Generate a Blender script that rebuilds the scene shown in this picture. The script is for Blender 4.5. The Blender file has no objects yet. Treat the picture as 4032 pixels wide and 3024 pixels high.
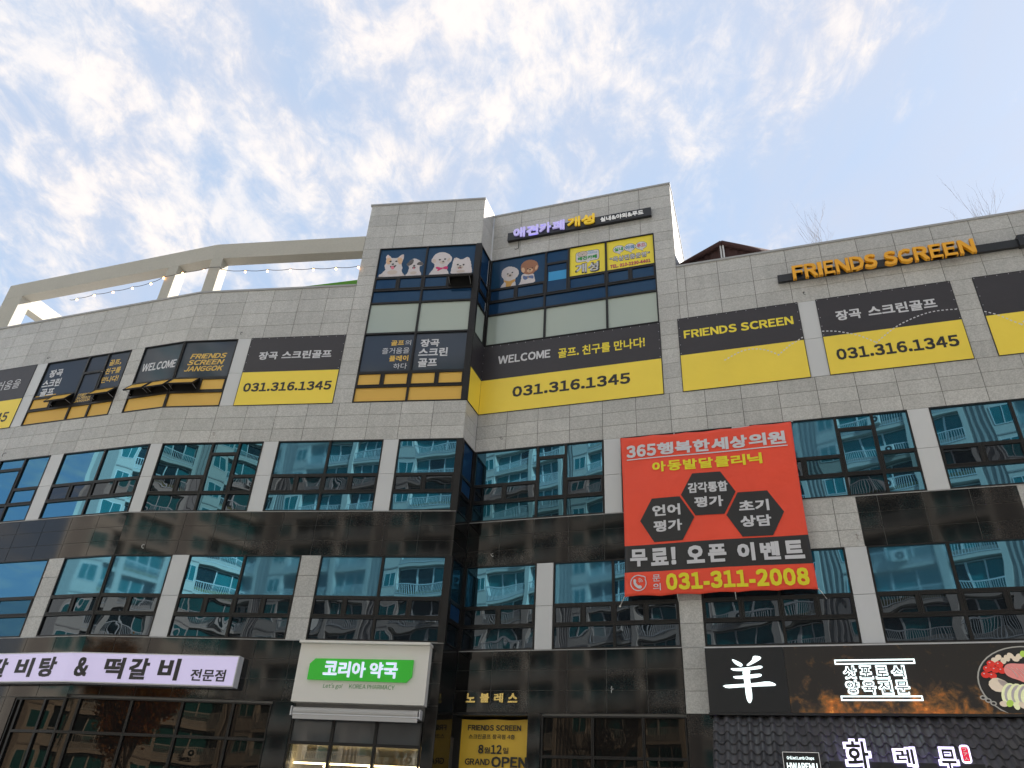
import bpy, math, random
from math import sin, cos, pi, radians as rad
from mathutils import Matrix, Vector
from mathutils.geometry import tessellate_polygon
random.seed(7)
S = bpy.context.scene
COL = S.collection
GZ = -0.16                                   # ground level; the eye is 1.6 m above it

# ------------------------------------------------------------------ camera
cam = bpy.data.cameras.new('camera')
cam.sensor_width = 36.0
cam.lens = 26.48
cam.clip_start, cam.clip_end = 0.1, 3000
camo = bpy.data.objects.new('camera', cam)
COL.objects.link(camo)
pt, rl = 0.54878622, 0.05795863              # pitch up, roll
F = Vector((0, cos(pt), sin(pt))); R0 = Vector((1, 0, 0)); U0 = Vector((0, -sin(pt), cos(pt)))
Rv = R0*cos(rl) + U0*sin(rl); Uv = -R0*sin(rl) + U0*cos(rl)
camo.matrix_world = Matrix(((Rv.x, Uv.x, -F.x, 0), (Rv.y, Uv.y, -F.y, 0), (Rv.z, Uv.z, -F.z, 1.44), (0, 0, 0, 1)))
S.camera = camo

# ------------------------------------------------------------------ sun, sky, exposure
SUN_EL, SUN_AZ = 33, 70                      # azimuth clockwise from the view axis (+Y)
sl = bpy.data.lights.new('sun', 'SUN')
sl.energy = 4.0; sl.angle = rad(3); sl.color = (1.0, 0.93, 0.83)
so = bpy.data.objects.new('sun', sl)
COL.objects.link(so)
sd = Vector((sin(rad(SUN_AZ))*cos(rad(SUN_EL)), cos(rad(SUN_AZ))*cos(rad(SUN_EL)), sin(rad(SUN_EL))))
so.rotation_euler = sd.to_track_quat('Z', 'Y').to_euler()
so.location = (30, 10, 40)

S.view_settings.view_transform = 'Standard'
S.view_settings.look = 'None'
S.view_settings.gamma = 1
S.view_settings.use_curve_mapping = False
S.view_settings.exposure = 1.5

W = bpy.data.worlds.new('World'); S.world = W; W.use_nodes = True
nt = W.node_tree; nt.nodes.clear()
def N(t, **k):
    n = nt.nodes.new(t)
    for a, b in k.items(): setattr(n, a, b)
    return n
def L(a, b): nt.links.new(a, b)
def wmath(op, a, b=None, c=None, clamp=False):
    n = N('ShaderNodeMath', operation=op, use_clamp=clamp)
    for i, v in enumerate((a, b, c)):
        if v is None: continue
        if isinstance(v, (int, float)): n.inputs[i].default_value = v
        else: L(v, n.inputs[i])
    return n.outputs[0]
out = N('ShaderNodeOutputWorld'); bg = N('ShaderNodeBackground'); bg.inputs[1].default_value = 0.1
L(bg.outputs[0], out.inputs[0])
sky = N('ShaderNodeTexSky', sky_type='NISHITA', sun_disc=False)
sky.sun_elevation = rad(SUN_EL); sky.sun_rotation = rad(SUN_AZ)
sky.air_density = 1.0; sky.dust_density = 1.2; sky.ozone_density = 1.2
tc = N('ShaderNodeTexCoord'); sep = N('ShaderNodeSeparateXYZ'); L(tc.outputs['Generated'], sep.inputs[0])
dx, dy, dz = sep.outputs
den = wmath('ADD', wmath('MAXIMUM', dz, 0.0), 0.16)
px = wmath('DIVIDE', dx, den); py = wmath('DIVIDE', dy, den)
def noise(xs, ys, off, scale, detail, rough, dist):
    c = N('ShaderNodeCombineXYZ'); L(wmath('MULTIPLY', px, xs), c.inputs[0]); L(wmath('MULTIPLY', py, ys), c.inputs[1]); c.inputs[2].default_value = off
    n = N('ShaderNodeTexNoise'); L(c.outputs[0], n.inputs['Vector'])
    n.inputs['Scale'].default_value = scale; n.inputs['Detail'].default_value = detail
    n.inputs['Roughness'].default_value = rough; n.inputs['Distortion'].default_value = dist
    return n.outputs[0]
def ramp(v, a, b):
    m = N('ShaderNodeMapRange', interpolation_type='SMOOTHSTEP'); L(v, m.inputs[0])
    m.inputs[1].default_value = a; m.inputs[2].default_value = b
    return m.outputs[0]
puff = noise(1.4, 0.95, 11.3, 6.4, 10, 0.62, 0.35)          # altocumulus tufts
fine = noise(1.5, 1.0, 8.1, 17, 8, 0.66, 0.6)
big = noise(1.0, 0.8, 4.1, 2.2, 4, 0.55, 0.3)
veil = noise(1.3, 0.7, 5.2, 2.1, 8, 0.60, 0.5)            # thin cirrus veil
puff2 = wmath('ADD', wmath('MULTIPLY', puff, 0.70), wmath('MULTIPLY', fine, 0.30))
puff3 = wmath('ADD', puff2, wmath('MULTIPLY', wmath('SUBTRACT', big, 0.5), 0.42))
m_puff = ramp(wmath('SUBTRACT', puff3, wmath('MULTIPLY', ramp(px, -0.1, 0.8), 0.17)), 0.39, 0.63)
m_veil = ramp(wmath('ADD', veil, wmath('MULTIPLY', px, 0.09)), 0.27, 0.70)
mask = wmath('ADD', wmath('ADD', wmath('MULTIPLY', m_veil, 0.70), 0.12), wmath('MULTIPLY', m_puff, 0.55), clamp=True)
hz = ramp(dz, 0.45, 0.02)
mask = wmath('MAXIMUM', mask, wmath('MULTIPLY', hz, 0.75))
base = N('ShaderNodeMixRGB', blend_type='MIX'); base.inputs[0].default_value = 0.82
L(sky.outputs[0], base.inputs[1]); base.inputs[2].default_value = (1.75, 2.4, 3.3, 1)
cc = N('ShaderNodeMixRGB'); L(m_puff, cc.inputs[0]); cc.inputs[1].default_value = (2.5, 2.6, 3.0, 1); cc.inputs[2].default_value = (3.8, 3.58, 3.46, 1)
mx = N('ShaderNodeMixRGB'); L(mask, mx.inputs[0]); L(base.outputs[0], mx.inputs[1]); L(cc.outputs[0], mx.inputs[2])
L(mx.outputs[0], bg.inputs[0])

# ------------------------------------------------------------------ materials
def lin(r, g, b): return tuple(((c/255)/12.92 if c <= 10 else ((c/255+.055)/1.055)**2.4) for c in (r, g, b))
MATS = {}
def mat(name, col, rough=.5, metal=0, spec=.5, emit=0, ecol=None, var=0, grain=0, gscale=40, bump=0, bscale=30, tilevar=False, speck=0, streak=0):
    m = bpy.data.materials.new(name); m.use_nodes = True; MATS[name] = m
    n = m.node_tree.nodes; l = m.node_tree.links; b = n['Principled BSDF']
    b.inputs['Base Color'].default_value = (*col, 1); b.inputs['Roughness'].default_value = rough
    b.inputs['Metallic'].default_value = metal; b.inputs['Specular IOR Level'].default_value = spec
    if emit:
        b.inputs['Emission Color'].default_value = (*(ecol or col), 1); b.inputs['Emission Strength'].default_value = emit
    geo = n.new('ShaderNodeNewGeometry')
    cur = None
    def mul(prev, valsock, a, c):      # multiply colour by value mapped to [a,c]
        mr = n.new('ShaderNodeMapRange'); l.new(valsock, mr.inputs[0]); mr.inputs[1].default_value = .25; mr.inputs[2].default_value = .75
        mr.inputs[3].default_value = a; mr.inputs[4].default_value = c
        mm = n.new('ShaderNodeMixRGB'); mm.blend_type = 'MULTIPLY'; mm.inputs[0].default_value = 1
        if prev is None: mm.inputs[1].default_value = (*col, 1)
        else: l.new(prev, mm.inputs[1])
        l.new(mr.outputs[0], mm.inputs[2]); return mm.outputs[0]
    def nz(scale, detail=4, r=.55):
        t = n.new('ShaderNodeTexNoise'); l.new(geo.outputs['Position'], t.inputs['Vector'])
        t.inputs['Scale'].default_value = scale; t.inputs['Detail'].default_value = detail; t.inputs['Roughness'].default_value = r
        return t.outputs[0]
    if var: cur = mul(cur, nz(.55, 5), 1-var, 1+var)
    if streak:
        mp = n.new('ShaderNodeMapping'); mp.inputs['Scale'].default_value = (1, 1, .12); l.new(geo.outputs['Position'], mp.inputs['Vector'])
        t = n.new('ShaderNodeTexNoise'); l.new(mp.outputs[0], t.inputs['Vector']); t.inputs['Scale'].default_value = 4; t.inputs['Detail'].default_value = 5; cur = mul(cur, t.outputs[0], 1-streak, 1+streak)
    if grain: cur = mul(cur, nz(gscale, 2, .8), 1-grain, 1+grain)
    if speck:
        v = n.new('ShaderNodeTexVoronoi'); l.new(geo.outputs['Position'], v.inputs['Vector']); v.inputs['Scale'].default_value = 34
        sp = n.new('ShaderNodeSeparateColor'); l.new(v.outputs['Color'], sp.inputs[0]); cur = mul(cur, sp.outputs[0], 1-speck, 1+speck)
    if tilevar:
        oi = n.new('ShaderNodeObjectInfo'); ad = n.new('ShaderNodeMath'); ad.operation = 'ADD'
        l.new(oi.outputs['Random'], ad.inputs[0]); l.new(geo.outputs['Random Per Island'], ad.inputs[1])
        fr = n.new('ShaderNodeMath'); fr.operation = 'FRACT'; l.new(ad.outputs[0], fr.inputs[0])
        cur = mul(cur, fr.outputs[0], 1-tilevar, 1+tilevar)
    if cur is not None: l.new(cur, b.inputs['Base Color'])
    if bump:
        bp = n.new('ShaderNodeBump'); bp.inputs['Distance'].default_value = bump; l.new(nz(bscale, 3), bp.inputs['Height']); l.new(bp.outputs[0], b.inputs['Normal'])
    return m
def glass_mat(name, body, tint, k, wave, wscale, rough=.0, k2=.55):
    """opaque-backed tinted reflective glazing: dark room behind + coated mirror in front"""
    m = bpy.data.materials.new(name); m.use_nodes = True; MATS[name] = m
    n = m.node_tree.nodes; l = m.node_tree.links; n.clear()
    o = n.new('ShaderNodeOutputMaterial'); mix = n.new('ShaderNodeMixShader'); d = n.new('ShaderNodeBsdfDiffuse'); g = n.new('ShaderNodeBsdfGlossy')
    d.inputs[0].default_value = (*body, 1); g.inputs[0].default_value = (*tint, 1); g.inputs[1].default_value = rough
    lw = n.new('ShaderNodeLayerWeight'); lw.inputs[0].default_value = .3
    mr = n.new('ShaderNodeMapRange'); l.new(lw.outputs['Fresnel'], mr.inputs[0]); mr.inputs[3].default_value = k; mr.inputs[4].default_value = min(1, k+k2)
    l.new(mr.outputs[0], mix.inputs[0])
    geo = n.new('ShaderNodeNewGeometry'); oi = n.new('ShaderNodeObjectInfo')
    vm = n.new('ShaderNodeVectorMath'); vm.operation = 'ADD'; l.new(geo.outputs['Position'], vm.inputs[0])
    cx = n.new('ShaderNodeCombineXYZ'); mu = n.new('ShaderNodeMath'); mu.operation = 'MULTIPLY'; mu.inputs[1].default_value = 37; l.new(oi.outputs['Random'], mu.inputs[0])
    l.new(mu.outputs[0], cx.inputs[0]); l.new(cx.outputs[0], vm.inputs[1])
    t = n.new('ShaderNodeTexNoise'); l.new(vm.outputs[0], t.inputs['Vector']); t.inputs['Scale'].default_value = wscale; t.inputs['Detail'].default_value = .5
    bp = n.new('ShaderNodeBump'); bp.inputs['Distance'].default_value = wave; l.new(t.outputs[0], bp.inputs['Height'])
    l.new(bp.outputs[0], g.inputs['Normal'])
    l.new(d.outputs[0], mix.inputs[1]); l.new(g.outputs[0], mix.inputs[2]); l.new(mix.outputs[0], o.inputs[0])
    return m
mat('granite', (.46, .455, .438), .32, var=.05, streak=.07, speck=.10, grain=.06, gscale=14, tilevar=.06)
mat('black_granite', (.010, .010, .010), .05, spec=.46, speck=.10, tilevar=.25)
mat('grout', (.13, .125, .115), .9)
mat('black_grout', (.12, .12, .115), .8)
mat('white_panel', (.58, .59, .60), .35, var=.03)
mat('aluminium', (.011, .010, .010), .42, spec=.35)
mat('coping', (.34, .34, .34), .4)
mat('render_paint', (.46, .445, .40), .85, var=.05, grain=.05, gscale=12, bump=.003, bscale=25)
mat('flank_metal', (.20, .21, .22), .45)
mat('core', (.3, .3, .3), .9)
glass_mat('teal', (.012, .028, .038), (.19, .50, .72), .41, .0036, .85, rough=.012)
glass_mat('teal_blind', (.035, .095, .14), (.18, .48, .70), .30, .0022, .8, rough=.03)
glass_mat('teal_deep', (.010, .022, .03), (.16, .40, .54), .26, .0040, .9)
glass_mat('dark', (.010, .012, .014), (.44, .54, .66), .10, .0045, 1.3)
glass_mat('dark_flat', (.010, .010, .010), (.50, .40, .30), .035, .003, .9, k2=.3)
glass_mat('navy', (.012, .040, .095), (.35, .55, .8), .04, .002, .7, k2=.35)
glass_mat('navy_film', (.018, .058, .115), (.5, .6, .9), .03, .002, .7, rough=.1, k2=.2)
glass_mat('frost', (.36, .41, .37), (.8, .9, .85), .07, .001, .6, rough=.1, k2=.3)
glass_mat('slate', (.036, .044, .055), (.6, .7, .85), .05, .001, .6, rough=.08, k2=.3)
glass_mat('amber', (.72, .44, .10), (.9, .8, .6), .04, .001, .6, rough=.15, k2=.2)
glass_mat('blind', (.085, .088, .092), (.6, .6, .6), .05, .001, .6, rough=.05, k2=.3)
mat('vinyl_black', (.032, .028, .033), .42, var=.08, bump=.012, bscale=1.8)
mat('vinyl_yellow', (.90, .68, .07), .42, var=.05, bump=.012, bscale=1.8)
mat('print_white', (.62, .62, .65), .5)
mat('print_yellow', (.86, .70, .05), .5)
mat('print_amber', (.72, .46, .09), .5)
mat('print_black', (.022, .021, .022), .5)
mat('print_green', (.03, .42, .06), .5)
mat('print_blue', (.03, .30, .62), .5)
mat('print_pink', (.75, .10, .16), .5)
mat('cloth_red', (.86, .075, .032), .5, var=.07, bump=.05, bscale=1.6)
mat('cloth_yellow', (.78, .50, .045), .5, var=.05)
mat('letter_orange', (.86, .40, .015), .35, emit=.0)
mat('letter_gold', (.85, .58, .03), .35, emit=.06)
mat('letter_lilac', (.46, .42, .75), .35, emit=.16)
mat('letter_white', (.8, .8, .8), .4, emit=.05)
mat('letter_lit', (.75, .85, .85), .4, emit=.62, ecol=(.85, 1, 1))
mat('letter_pharmacy', (.60, .62, .85), .4, emit=.20, ecol=(.8, .85, 1))
mat('sign_green', (.035, .45, .03), .4, emit=.08)
mat('text_green', (.05, .28, .05), .5)
mat('sign_cream', (.76, .74, .69), .45)
mat('lightbox', (.52, .47, .68), .35, emit=.20, var=.05)
mat('sign_edge', (.62, .62, .63), .35)
mat('void', (.004, .004, .004), .9)
mat('sign_black', (.012, .013, .016), .35)
mat('brass', (.83, .60, .22), .18, metal=1)
mat('awning_grey', (.50, .49, .48), .7)
mat('roof_tile', (.060, .058, .062), .42, var=.12, tilevar=.15)
mat('canvas_brown', (.055, .025, .024), .85, var=.15, bump=.02, bscale=6)
mat('turf', (.10, .28, .03), .9, grain=.2)
mat('twig', (.26, .22, .20), .9)
mat('cable', (.03, .03, .03), .6)
mat('rope', (.6, .6, .58), .8)
mat('bulb', (.9, .6, .3), .3, emit=4, ecol=(1, .45, .14))
mat('neon', (.7, .62, .95), .4, emit=.75, ecol=(.78, .70, 1))
mat('seal_red', (.7, .02, .06), .4, emit=.25)
mat('lamp_strip', (1, .8, .5), .4, emit=5, ecol=(1, .72, .40))
mat('room_wall', (.50, .46, .38), .8)
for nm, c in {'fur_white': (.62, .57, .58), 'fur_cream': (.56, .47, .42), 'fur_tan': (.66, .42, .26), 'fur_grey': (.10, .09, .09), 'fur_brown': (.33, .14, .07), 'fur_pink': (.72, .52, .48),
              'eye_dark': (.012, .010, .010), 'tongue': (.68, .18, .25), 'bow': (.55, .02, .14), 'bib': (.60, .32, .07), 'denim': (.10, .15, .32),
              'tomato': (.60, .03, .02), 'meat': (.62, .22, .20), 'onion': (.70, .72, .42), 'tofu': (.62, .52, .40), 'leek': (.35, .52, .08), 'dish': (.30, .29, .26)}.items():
    mat(nm, c, .5, grain=.06, gscale=9, emit=.14 if nm in ('tomato', 'meat', 'onion', 'tofu', 'leek', 'dish') else 0)  # food colours carry a slight added glow to brighten the print
def ember_mat():
    m = bpy.data.materials.new('ember_print'); m.use_nodes = True; MATS['ember_print'] = m
    n = m.node_tree.nodes; l = m.node_tree.links; b = n['Principled BSDF']; b.inputs['Roughness'].default_value = .4
    tcn = n.new('ShaderNodeTexCoord'); sp = n.new('ShaderNodeSeparateXYZ'); l.new(tcn.outputs['Object'], sp.inputs[0])
    t = n.new('ShaderNodeTexNoise'); l.new(tcn.outputs['Object'], t.inputs['Vector']); t.inputs['Scale'].default_value = 2.6; t.inputs['Detail'].default_value = 7; t.inputs['Roughness'].default_value = .62; t.inputs['Distortion'].default_value = .6
    w = n.new('ShaderNodeTexNoise'); l.new(tcn.outputs['Object'], w.inputs['Vector']); w.inputs['Scale'].default_value = 14; w.inputs['Detail'].default_value = 3
    mr = n.new('ShaderNodeMapRange'); l.new(sp.outputs[2], mr.inputs[0]); mr.inputs[1].default_value = 5.25; mr.inputs[2].default_value = 4.46; mr.inputs[3].default_value = -.22; mr.inputs[4].default_value = .06
    a = n.new('ShaderNodeMath'); a.operation = 'ADD'; l.new(t.outputs[0], a.inputs[0]); l.new(mr.outputs[0], a.inputs[1])
    a2 = n.new('ShaderNodeMath'); a2.operation = 'MULTIPLY_ADD'; l.new(w.outputs[0], a2.inputs[0]); a2.inputs[1].default_value = .22; l.new(a.outputs[0], a2.inputs[2])
    r = n.new('ShaderNodeValToRGB'); l.new(a2.outputs[0], r.inputs[0]); e = r.color_ramp.elements
    e[0].position = .47; e[0].color = (.012, .010, .009, 1); e[1].position = .86; e[1].color = (.75, .30, .05, 1)
    for p, c in ((.56, (.05, .028, .014, 1)), (.66, (.16, .07, .018, 1)), (.76, (.38, .11, .018, 1))):
        x = e.new(p); x.color = c
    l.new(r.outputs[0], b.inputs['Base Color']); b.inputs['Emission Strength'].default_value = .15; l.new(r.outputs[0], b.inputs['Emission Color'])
ember_mat()
M = MATS

# ------------------------------------------------------------------ object helpers
WM = {}
def put(o, wm, parent=None):
    COL.objects.link(o); WM[o] = wm
    if parent is not None:
        o.parent = parent; o.matrix_parent_inverse = WM[parent].inverted()
    o.matrix_basis = wm
    return o
def empty(name, wm, parent=None): return put(bpy.data.objects.new(name, None), wm, parent)
def tag(o, label=None, cat=None, group=None, kind=None):
    if label: o['label'] = label
    if cat: o['category'] = cat
    if group: o['group'] = group
    if kind: o['kind'] = kind
    return o
P = [Vector((-14.4, 23.987)), Vector((-12.078, 23.178)), Vector((-1.459, 21.43)), Vector((-1.093, 22.415)), Vector((14.4, 16.961))]
def frame(a, b):
    t = (b-a).normalized()
    # columns: along the wall, into the wall, up
    return Matrix(((t.x, -t.y, 0, a.x), (t.y, t.x, 0, a.y), (0, 0, 1, 0), (0, 0, 0, 1)))
dirD = (P[1]-P[0]).normalized()
FR = {'D': frame(P[1]-dirD*2.459, P[1]), 'A': frame(P[1], P[2]), 'R': frame(P[2], P[3]), 'B': frame(P[3], P[4])}
# the D frame keeps its zero at P0, 2.459 m left of the bend
DB = 2.459
def T(x, y, z): return Matrix.Translation((x, y, z))

class MB:
    """collects boxes and polygons in wall coordinates: s along, y inward, z up"""
    def __init__(s): s.v = []; s.f = []; s.m = []; s.mats = []
    def mi(s, m):
        if m not in s.mats: s.mats.append(m)
        return s.mats.index(m)
    def box(s, a, b, m='aluminium'):
        x0, y0, z0 = a; x1, y1, z1 = b; k = len(s.v); i = s.mi(m)
        s.v += [(x0, y0, z0), (x1, y0, z0), (x1, y1, z0), (x0, y1, z0), (x0, y0, z1), (x1, y0, z1), (x1, y1, z1), (x0, y1, z1)]
        for q in ((0, 3, 2, 1), (4, 5, 6, 7), (0, 1, 5, 4), (1, 2, 6, 5), (2, 3, 7, 6), (3, 0, 4, 7)):
            s.f.append(tuple(k+j for j in q)); s.m.append(i)
    def poly(s, pts, y, m, th=0.0):
        """flat outline (s, z) at depth y, facing out (-y)"""
        k = len(s.v); i = s.mi(m); n = len(pts)
        area = sum(pts[j][0]*pts[(j+1) % n][1]-pts[(j+1) % n][0]*pts[j][1] for j in range(n))
        if area < 0: pts = pts[::-1]
        s.v += [(p[0], y, p[1]) for p in pts]
        for t in tessellate_polygon([[Vector((p[0], p[1], 0)) for p in pts]]):
            a, b, c = t
            cr = (pts[b][0]-pts[a][0])*(pts[c][1]-pts[a][1])-(pts[c][0]-pts[a][0])*(pts[b][1]-pts[a][1])
            s.f.append((k+a, k+b, k+c) if cr > 0 else (k+a, k+c, k+b)); s.m.append(i)
        if th:
            s.v += [(p[0], y+th, p[1]) for p in pts]
            for j in range(n):
                q = (j+1) % n
                s.f.append((k+j, k+n+j, k+n+q, k+q)); s.m.append(i)
    def ell(s, cx, cz, rx, rz, y, m, n=14, rot=0, th=0.0):
        c, d = cos(rot), sin(rot)
        s.poly([(cx+rx*cos(a)*c-rz*sin(a)*d, cz+rx*cos(a)*d+rz*sin(a)*c) for a in (2*pi*j/n for j in range(n))], y, m, th)
    def tube(s, pts, r, m, sides=5):
        i = s.mi(m); rings = []; pts = [Vector(p) for p in pts]
        rr = r if isinstance(r, (list, tuple)) else [r]*len(pts)
        for j, p in enumerate(pts):
            d = (pts[min(j+1, len(pts)-1)]-pts[max(j-1, 0)]).normalized()
            u = d.orthogonal().normalized(); w = d.cross(u)
            rings.append(len(s.v))
            s.v += [tuple(p+(u*cos(2*pi*q/sides)+w*sin(2*pi*q/sides))*rr[j]) for q in range(sides)]
        for a, b in zip(rings, rings[1:]):
            for q in range(sides):
                s.f.append((a+q, a+(q+1) % sides, b+(q+1) % sides, b+q)); s.m.append(i)
        s.f.append(tuple(rings[0]+q for q in range(sides))[::-1]); s.m.append(i)
        s.f.append(tuple(rings[-1]+q for q in range(sides))); s.m.append(i)
    def mesh(s, name, origin=(0, 0, 0)):
        me = bpy.data.meshes.new(name)
        me.from_pydata([(v[0]-origin[0], v[1]-origin[1], v[2]-origin[2]) for v in s.v], [], s.f)
        for m in s.mats: me.materials.append(M[m])
        if len(s.mats) > 1: me.polygons.foreach_set('material_index', s.m)
        me.update(); return me
    def build(s, name, fr, parent=None, origin=(0, 0, 0), smooth=False):
        me = s.mesh(name, origin)
        if smooth: me.shade_smooth()
        return put(bpy.data.objects.new(name, me), fr @ T(*origin), parent)
def smooth_out(pts, it=2):
    for _ in range(it):
        q = []
        for j in range(len(pts)):
            a, b = pts[j], pts[(j+1) % len(pts)]
            q += [(a[0]*.75+b[0]*.25, a[1]*.75+b[1]*.25), (a[0]*.25+b[0]*.75, a[1]*.25+b[1]*.75)]
        pts = q
    return pts

PEND = []; CHARS = []
def lettering(txt, fr, box, o, m, parent, depth=0.0, bold=.012, shear=0, disp=None, name='lettering'):
    """text fitted into box (s0, z0, s1, z1) standing o metres proud of the wall"""
    PEND.append((txt, fr, box, o, m, parent, depth, bold, shear, disp, name))
    for ch in txt:
        if ch != ' ' and ch not in CHARS: CHARS.append(ch)
def write_all():
    """all glyphs come from one text object, one glyph a line; bold strokes are slightly shifted layers"""
    cu = bpy.data.curves.new('t', 'FONT'); cu.size = 1; cu.resolution_u = 2; cu.space_line = 3
    cu.body = '\n'.join(chr(ord(c)+0xfee0) if '!' <= c <= '~' and c != '-' else c for c in CHARS)
    ob = bpy.data.objects.new('t', cu); COL.objects.link(ob)
    dg = bpy.context.evaluated_depsgraph_get(); dg.update()
    me = bpy.data.meshes.new_from_object(ob.evaluated_get(dg)); bpy.data.objects.remove(ob); bpy.data.curves.remove(cu)
    allv = [(v.co.x, v.co.y) for v in me.vertices]; row = {}; LN = 3.0
    lines = [int(round((.35-y)/LN)) for x, y in allv]; geo = {c: ([], []) for c in CHARS}; idx = {}
    for k, (x, y) in enumerate(allv):
        c = CHARS[lines[k]]; idx[k] = len(geo[c][0]); geo[c][0].append((x, y+LN*lines[k]))
    for p in me.polygons:
        v = tuple(p.vertices); geo[CHARS[lines[v[0]]]][1].append(tuple(idx[q] for q in v))
    bpy.data.meshes.remove(me)
    geo['I'] = ([(0, 0), (.095, 0), (.095, .735), (0, .735)], [(0, 1, 2, 3)])
    for txt, fr, box, o, m, parent, depth, bold, shear, disp, name in PEND:
        e = bold
        cop = [(0, 0)] if e < .006 else [(-e, -e), (e, -e), (e, e), (-e, e)] if e <= .036 else [(a*e, b*e) for a in (-1, -.35, .35, 1) for b in (-1, -.35, .35, 1) if abs(a) == 1 or abs(b) == 1]+[(0, 0)]
        vs = []; fs = []; x = 0
        for ch in txt:
            if ch == ' ': x += .27; continue
            gv, gf = geo[ch]; a = min(p[0] for p in gv); c = max(p[0] for p in gv)
            if ord(ch) > 0x2000 and ch not in '“”': off = x; adv = .93
            else: off = x-a+.03+e; adv = c-a+.06+2*e
            for li, (ex, ey) in enumerate(cop):
                k = len(vs); vs += [(p[0]+off+ex+shear*p[1], p[1]+ey, li*.0003) for p in gv]; fs += [tuple(k+q for q in f) for f in gf]
            x += adv
        x0 = min(p[0] for p in vs); x1 = max(p[0] for p in vs); y0 = min(p[1] for p in vs); y1 = max(p[1] for p in vs); s0, z0, s1, z1 = box
        P2 = [(s0+(p[0]-x0)/(x1-x0)*(s1-s0), z0+(p[1]-y0)/(y1-y0)*(z1-z0)) for p in vs]
        cx, cz = (s0+s1)/2, (z0+z1)/2
        V3 = [(a-cx, -(disp(a, b) if disp else 0)-depth-v[2], b-cz) for (a, b), v in zip(P2, vs)]; F3 = []
        edges = set()
        for f in fs:
            a, b, c = P2[f[0]], P2[f[1]], P2[f[2]]
            if (b[0]-a[0])*(c[1]-a[1])-(c[0]-a[0])*(b[1]-a[1]) < 0: f = f[::-1]
            F3.append(f)
            for q in range(len(f)): edges.add((f[q], f[(q+1) % len(f)]))
        if depth:
            n = len(V3); V3 += [(v[0], v[1]+depth, v[2]) for v in V3]
            for (a, b) in edges:
                if (b, a) not in edges: F3.append((b, a, a+n, b+n))
        me = bpy.data.meshes.new(name); me.from_pydata(V3, [], F3); me.materials.append(M[m]); me.update()
        put(bpy.data.objects.new(name, me), fr @ T(cx, -o, cz), parent)

# ------------------------------------------------------------------ ground
def sheet(name, pts, z, m):
    me = bpy.data.meshes.new(name); me.from_pydata([(x, y, z) for x, y in pts], [], [tuple(range(len(pts)))]); me.materials.append(M[m])
    return tag(put(bpy.data.objects.new(name, me), Matrix.Identity(4)), kind='structure')
mat('soil', (.16, .15, .12), .95, var=.2)
mat('asphalt', (.055, .055, .056), .9, grain=.2, gscale=30)
mat('paving', (.44, .42, .385), .85, var=.08, grain=.08, gscale=8)
mat('paint', (.7, .7, .68), .7)
sheet('ground', [(-600, -600), (600, -600), (600, 600), (-600, 600)], GZ-.12, 'soil')
sheet('road', [(-300, -13), (300, -13), (300, -3), (-300, -3)], GZ-.11, 'asphalt')
def slab(name, x0, y0, x1, y1, m):
    b = MB(); b.box((x0, y0, GZ-.14), (x1, y1, GZ), m); return tag(b.build(name, Matrix.Identity(4)), kind='structure')
slab('pavement', -120, -3, 120, 45, 'paving')
slab('pavement', -120, -36, 120, -13, 'paving')
b = MB()
for i in range(-30, 30): b.box((i*5, -8.08, GZ-.106), (i*5+3, -7.93, GZ-.102), 'paint')
tag(b.build('road_marking', Matrix.Identity(4)), kind='structure')

# ------------------------------------------------------------------ the building
I4 = Matrix.Identity(4)
BL = T(-1.3, 22, GZ)
bld = tag(empty('commercial_building', BL), 'five storey corner building clad in grey granite and polished black stone', 'building')
Z1, Z2, Z3, Z4, ZP, ZT, Z5, Z6 = 12.42, 9.95, 8.55, 6.08, 18.90, 22.97, 13.83, 16.64
TJ = .008                                                       # half a joint
tiles = []                                                      # (distance, wall, s0, s1, z0, z1, stone)
CAM = Vector((0, 0, 1.44))
def field(w, s0, s1, z0, z1, joints, rows, stone='granite'):
    """stone cladding field with vertical joints and rows (or a row count)"""
    if isinstance(rows, int): rows = [z0+(z1-z0)*i/rows for i in range(1, rows)]
    zs = [z0]+[r for r in rows if z0+.03 < r < z1-.03]+[z1]; ss = [s0]+sorted(j for j in joints if s0+.06 < j < s1-.06)+[s1]
    for a, c in zip(ss, ss[1:]):
        for d, e in zip(zs, zs[1:]):
            p = FR[w] @ Vector(((a+c)/2, 0, (d+e)/2))
            tiles.append(((p-CAM).length, w, a, c, d, e, stone))
jA = [10.762-1.0885*k for k in range(0, 12)]
jAp = [6.2-1.07*k for k in range(0, 8)]
jD = [DB-1.12*k for k in range(0, 12)]
jB = [-.02+1.075*k for k in range(0, 30)]
jBp = [6.96+.27+1.097*k for k in range(0, 20)]
SD0 = -8.9                                                      # left end of the building
AE, RE, BE = 10.762, 1.0505, 26.0
G, K = 'granite', 'black_granite'
# left wing
field('D', SD0, DB, Z1, Z5, jD, 3); field('D', SD0, DB, Z6, ZP, jD, 4); field('D', .045, .66, Z5, Z6, [], 5)
field('D', SD0, DB, Z3, Z2, jD, 3, K); field('D', -.12, .52, Z4, Z3, [], 4); field('D', SD0, DB, 4.40, Z4, jD, 3, K)
field('D', SD0, .6, GZ, 4.39, jD, [3.95, 3.40, 2.85, 2.3, 1.7, 1.1, .5], K)
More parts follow.
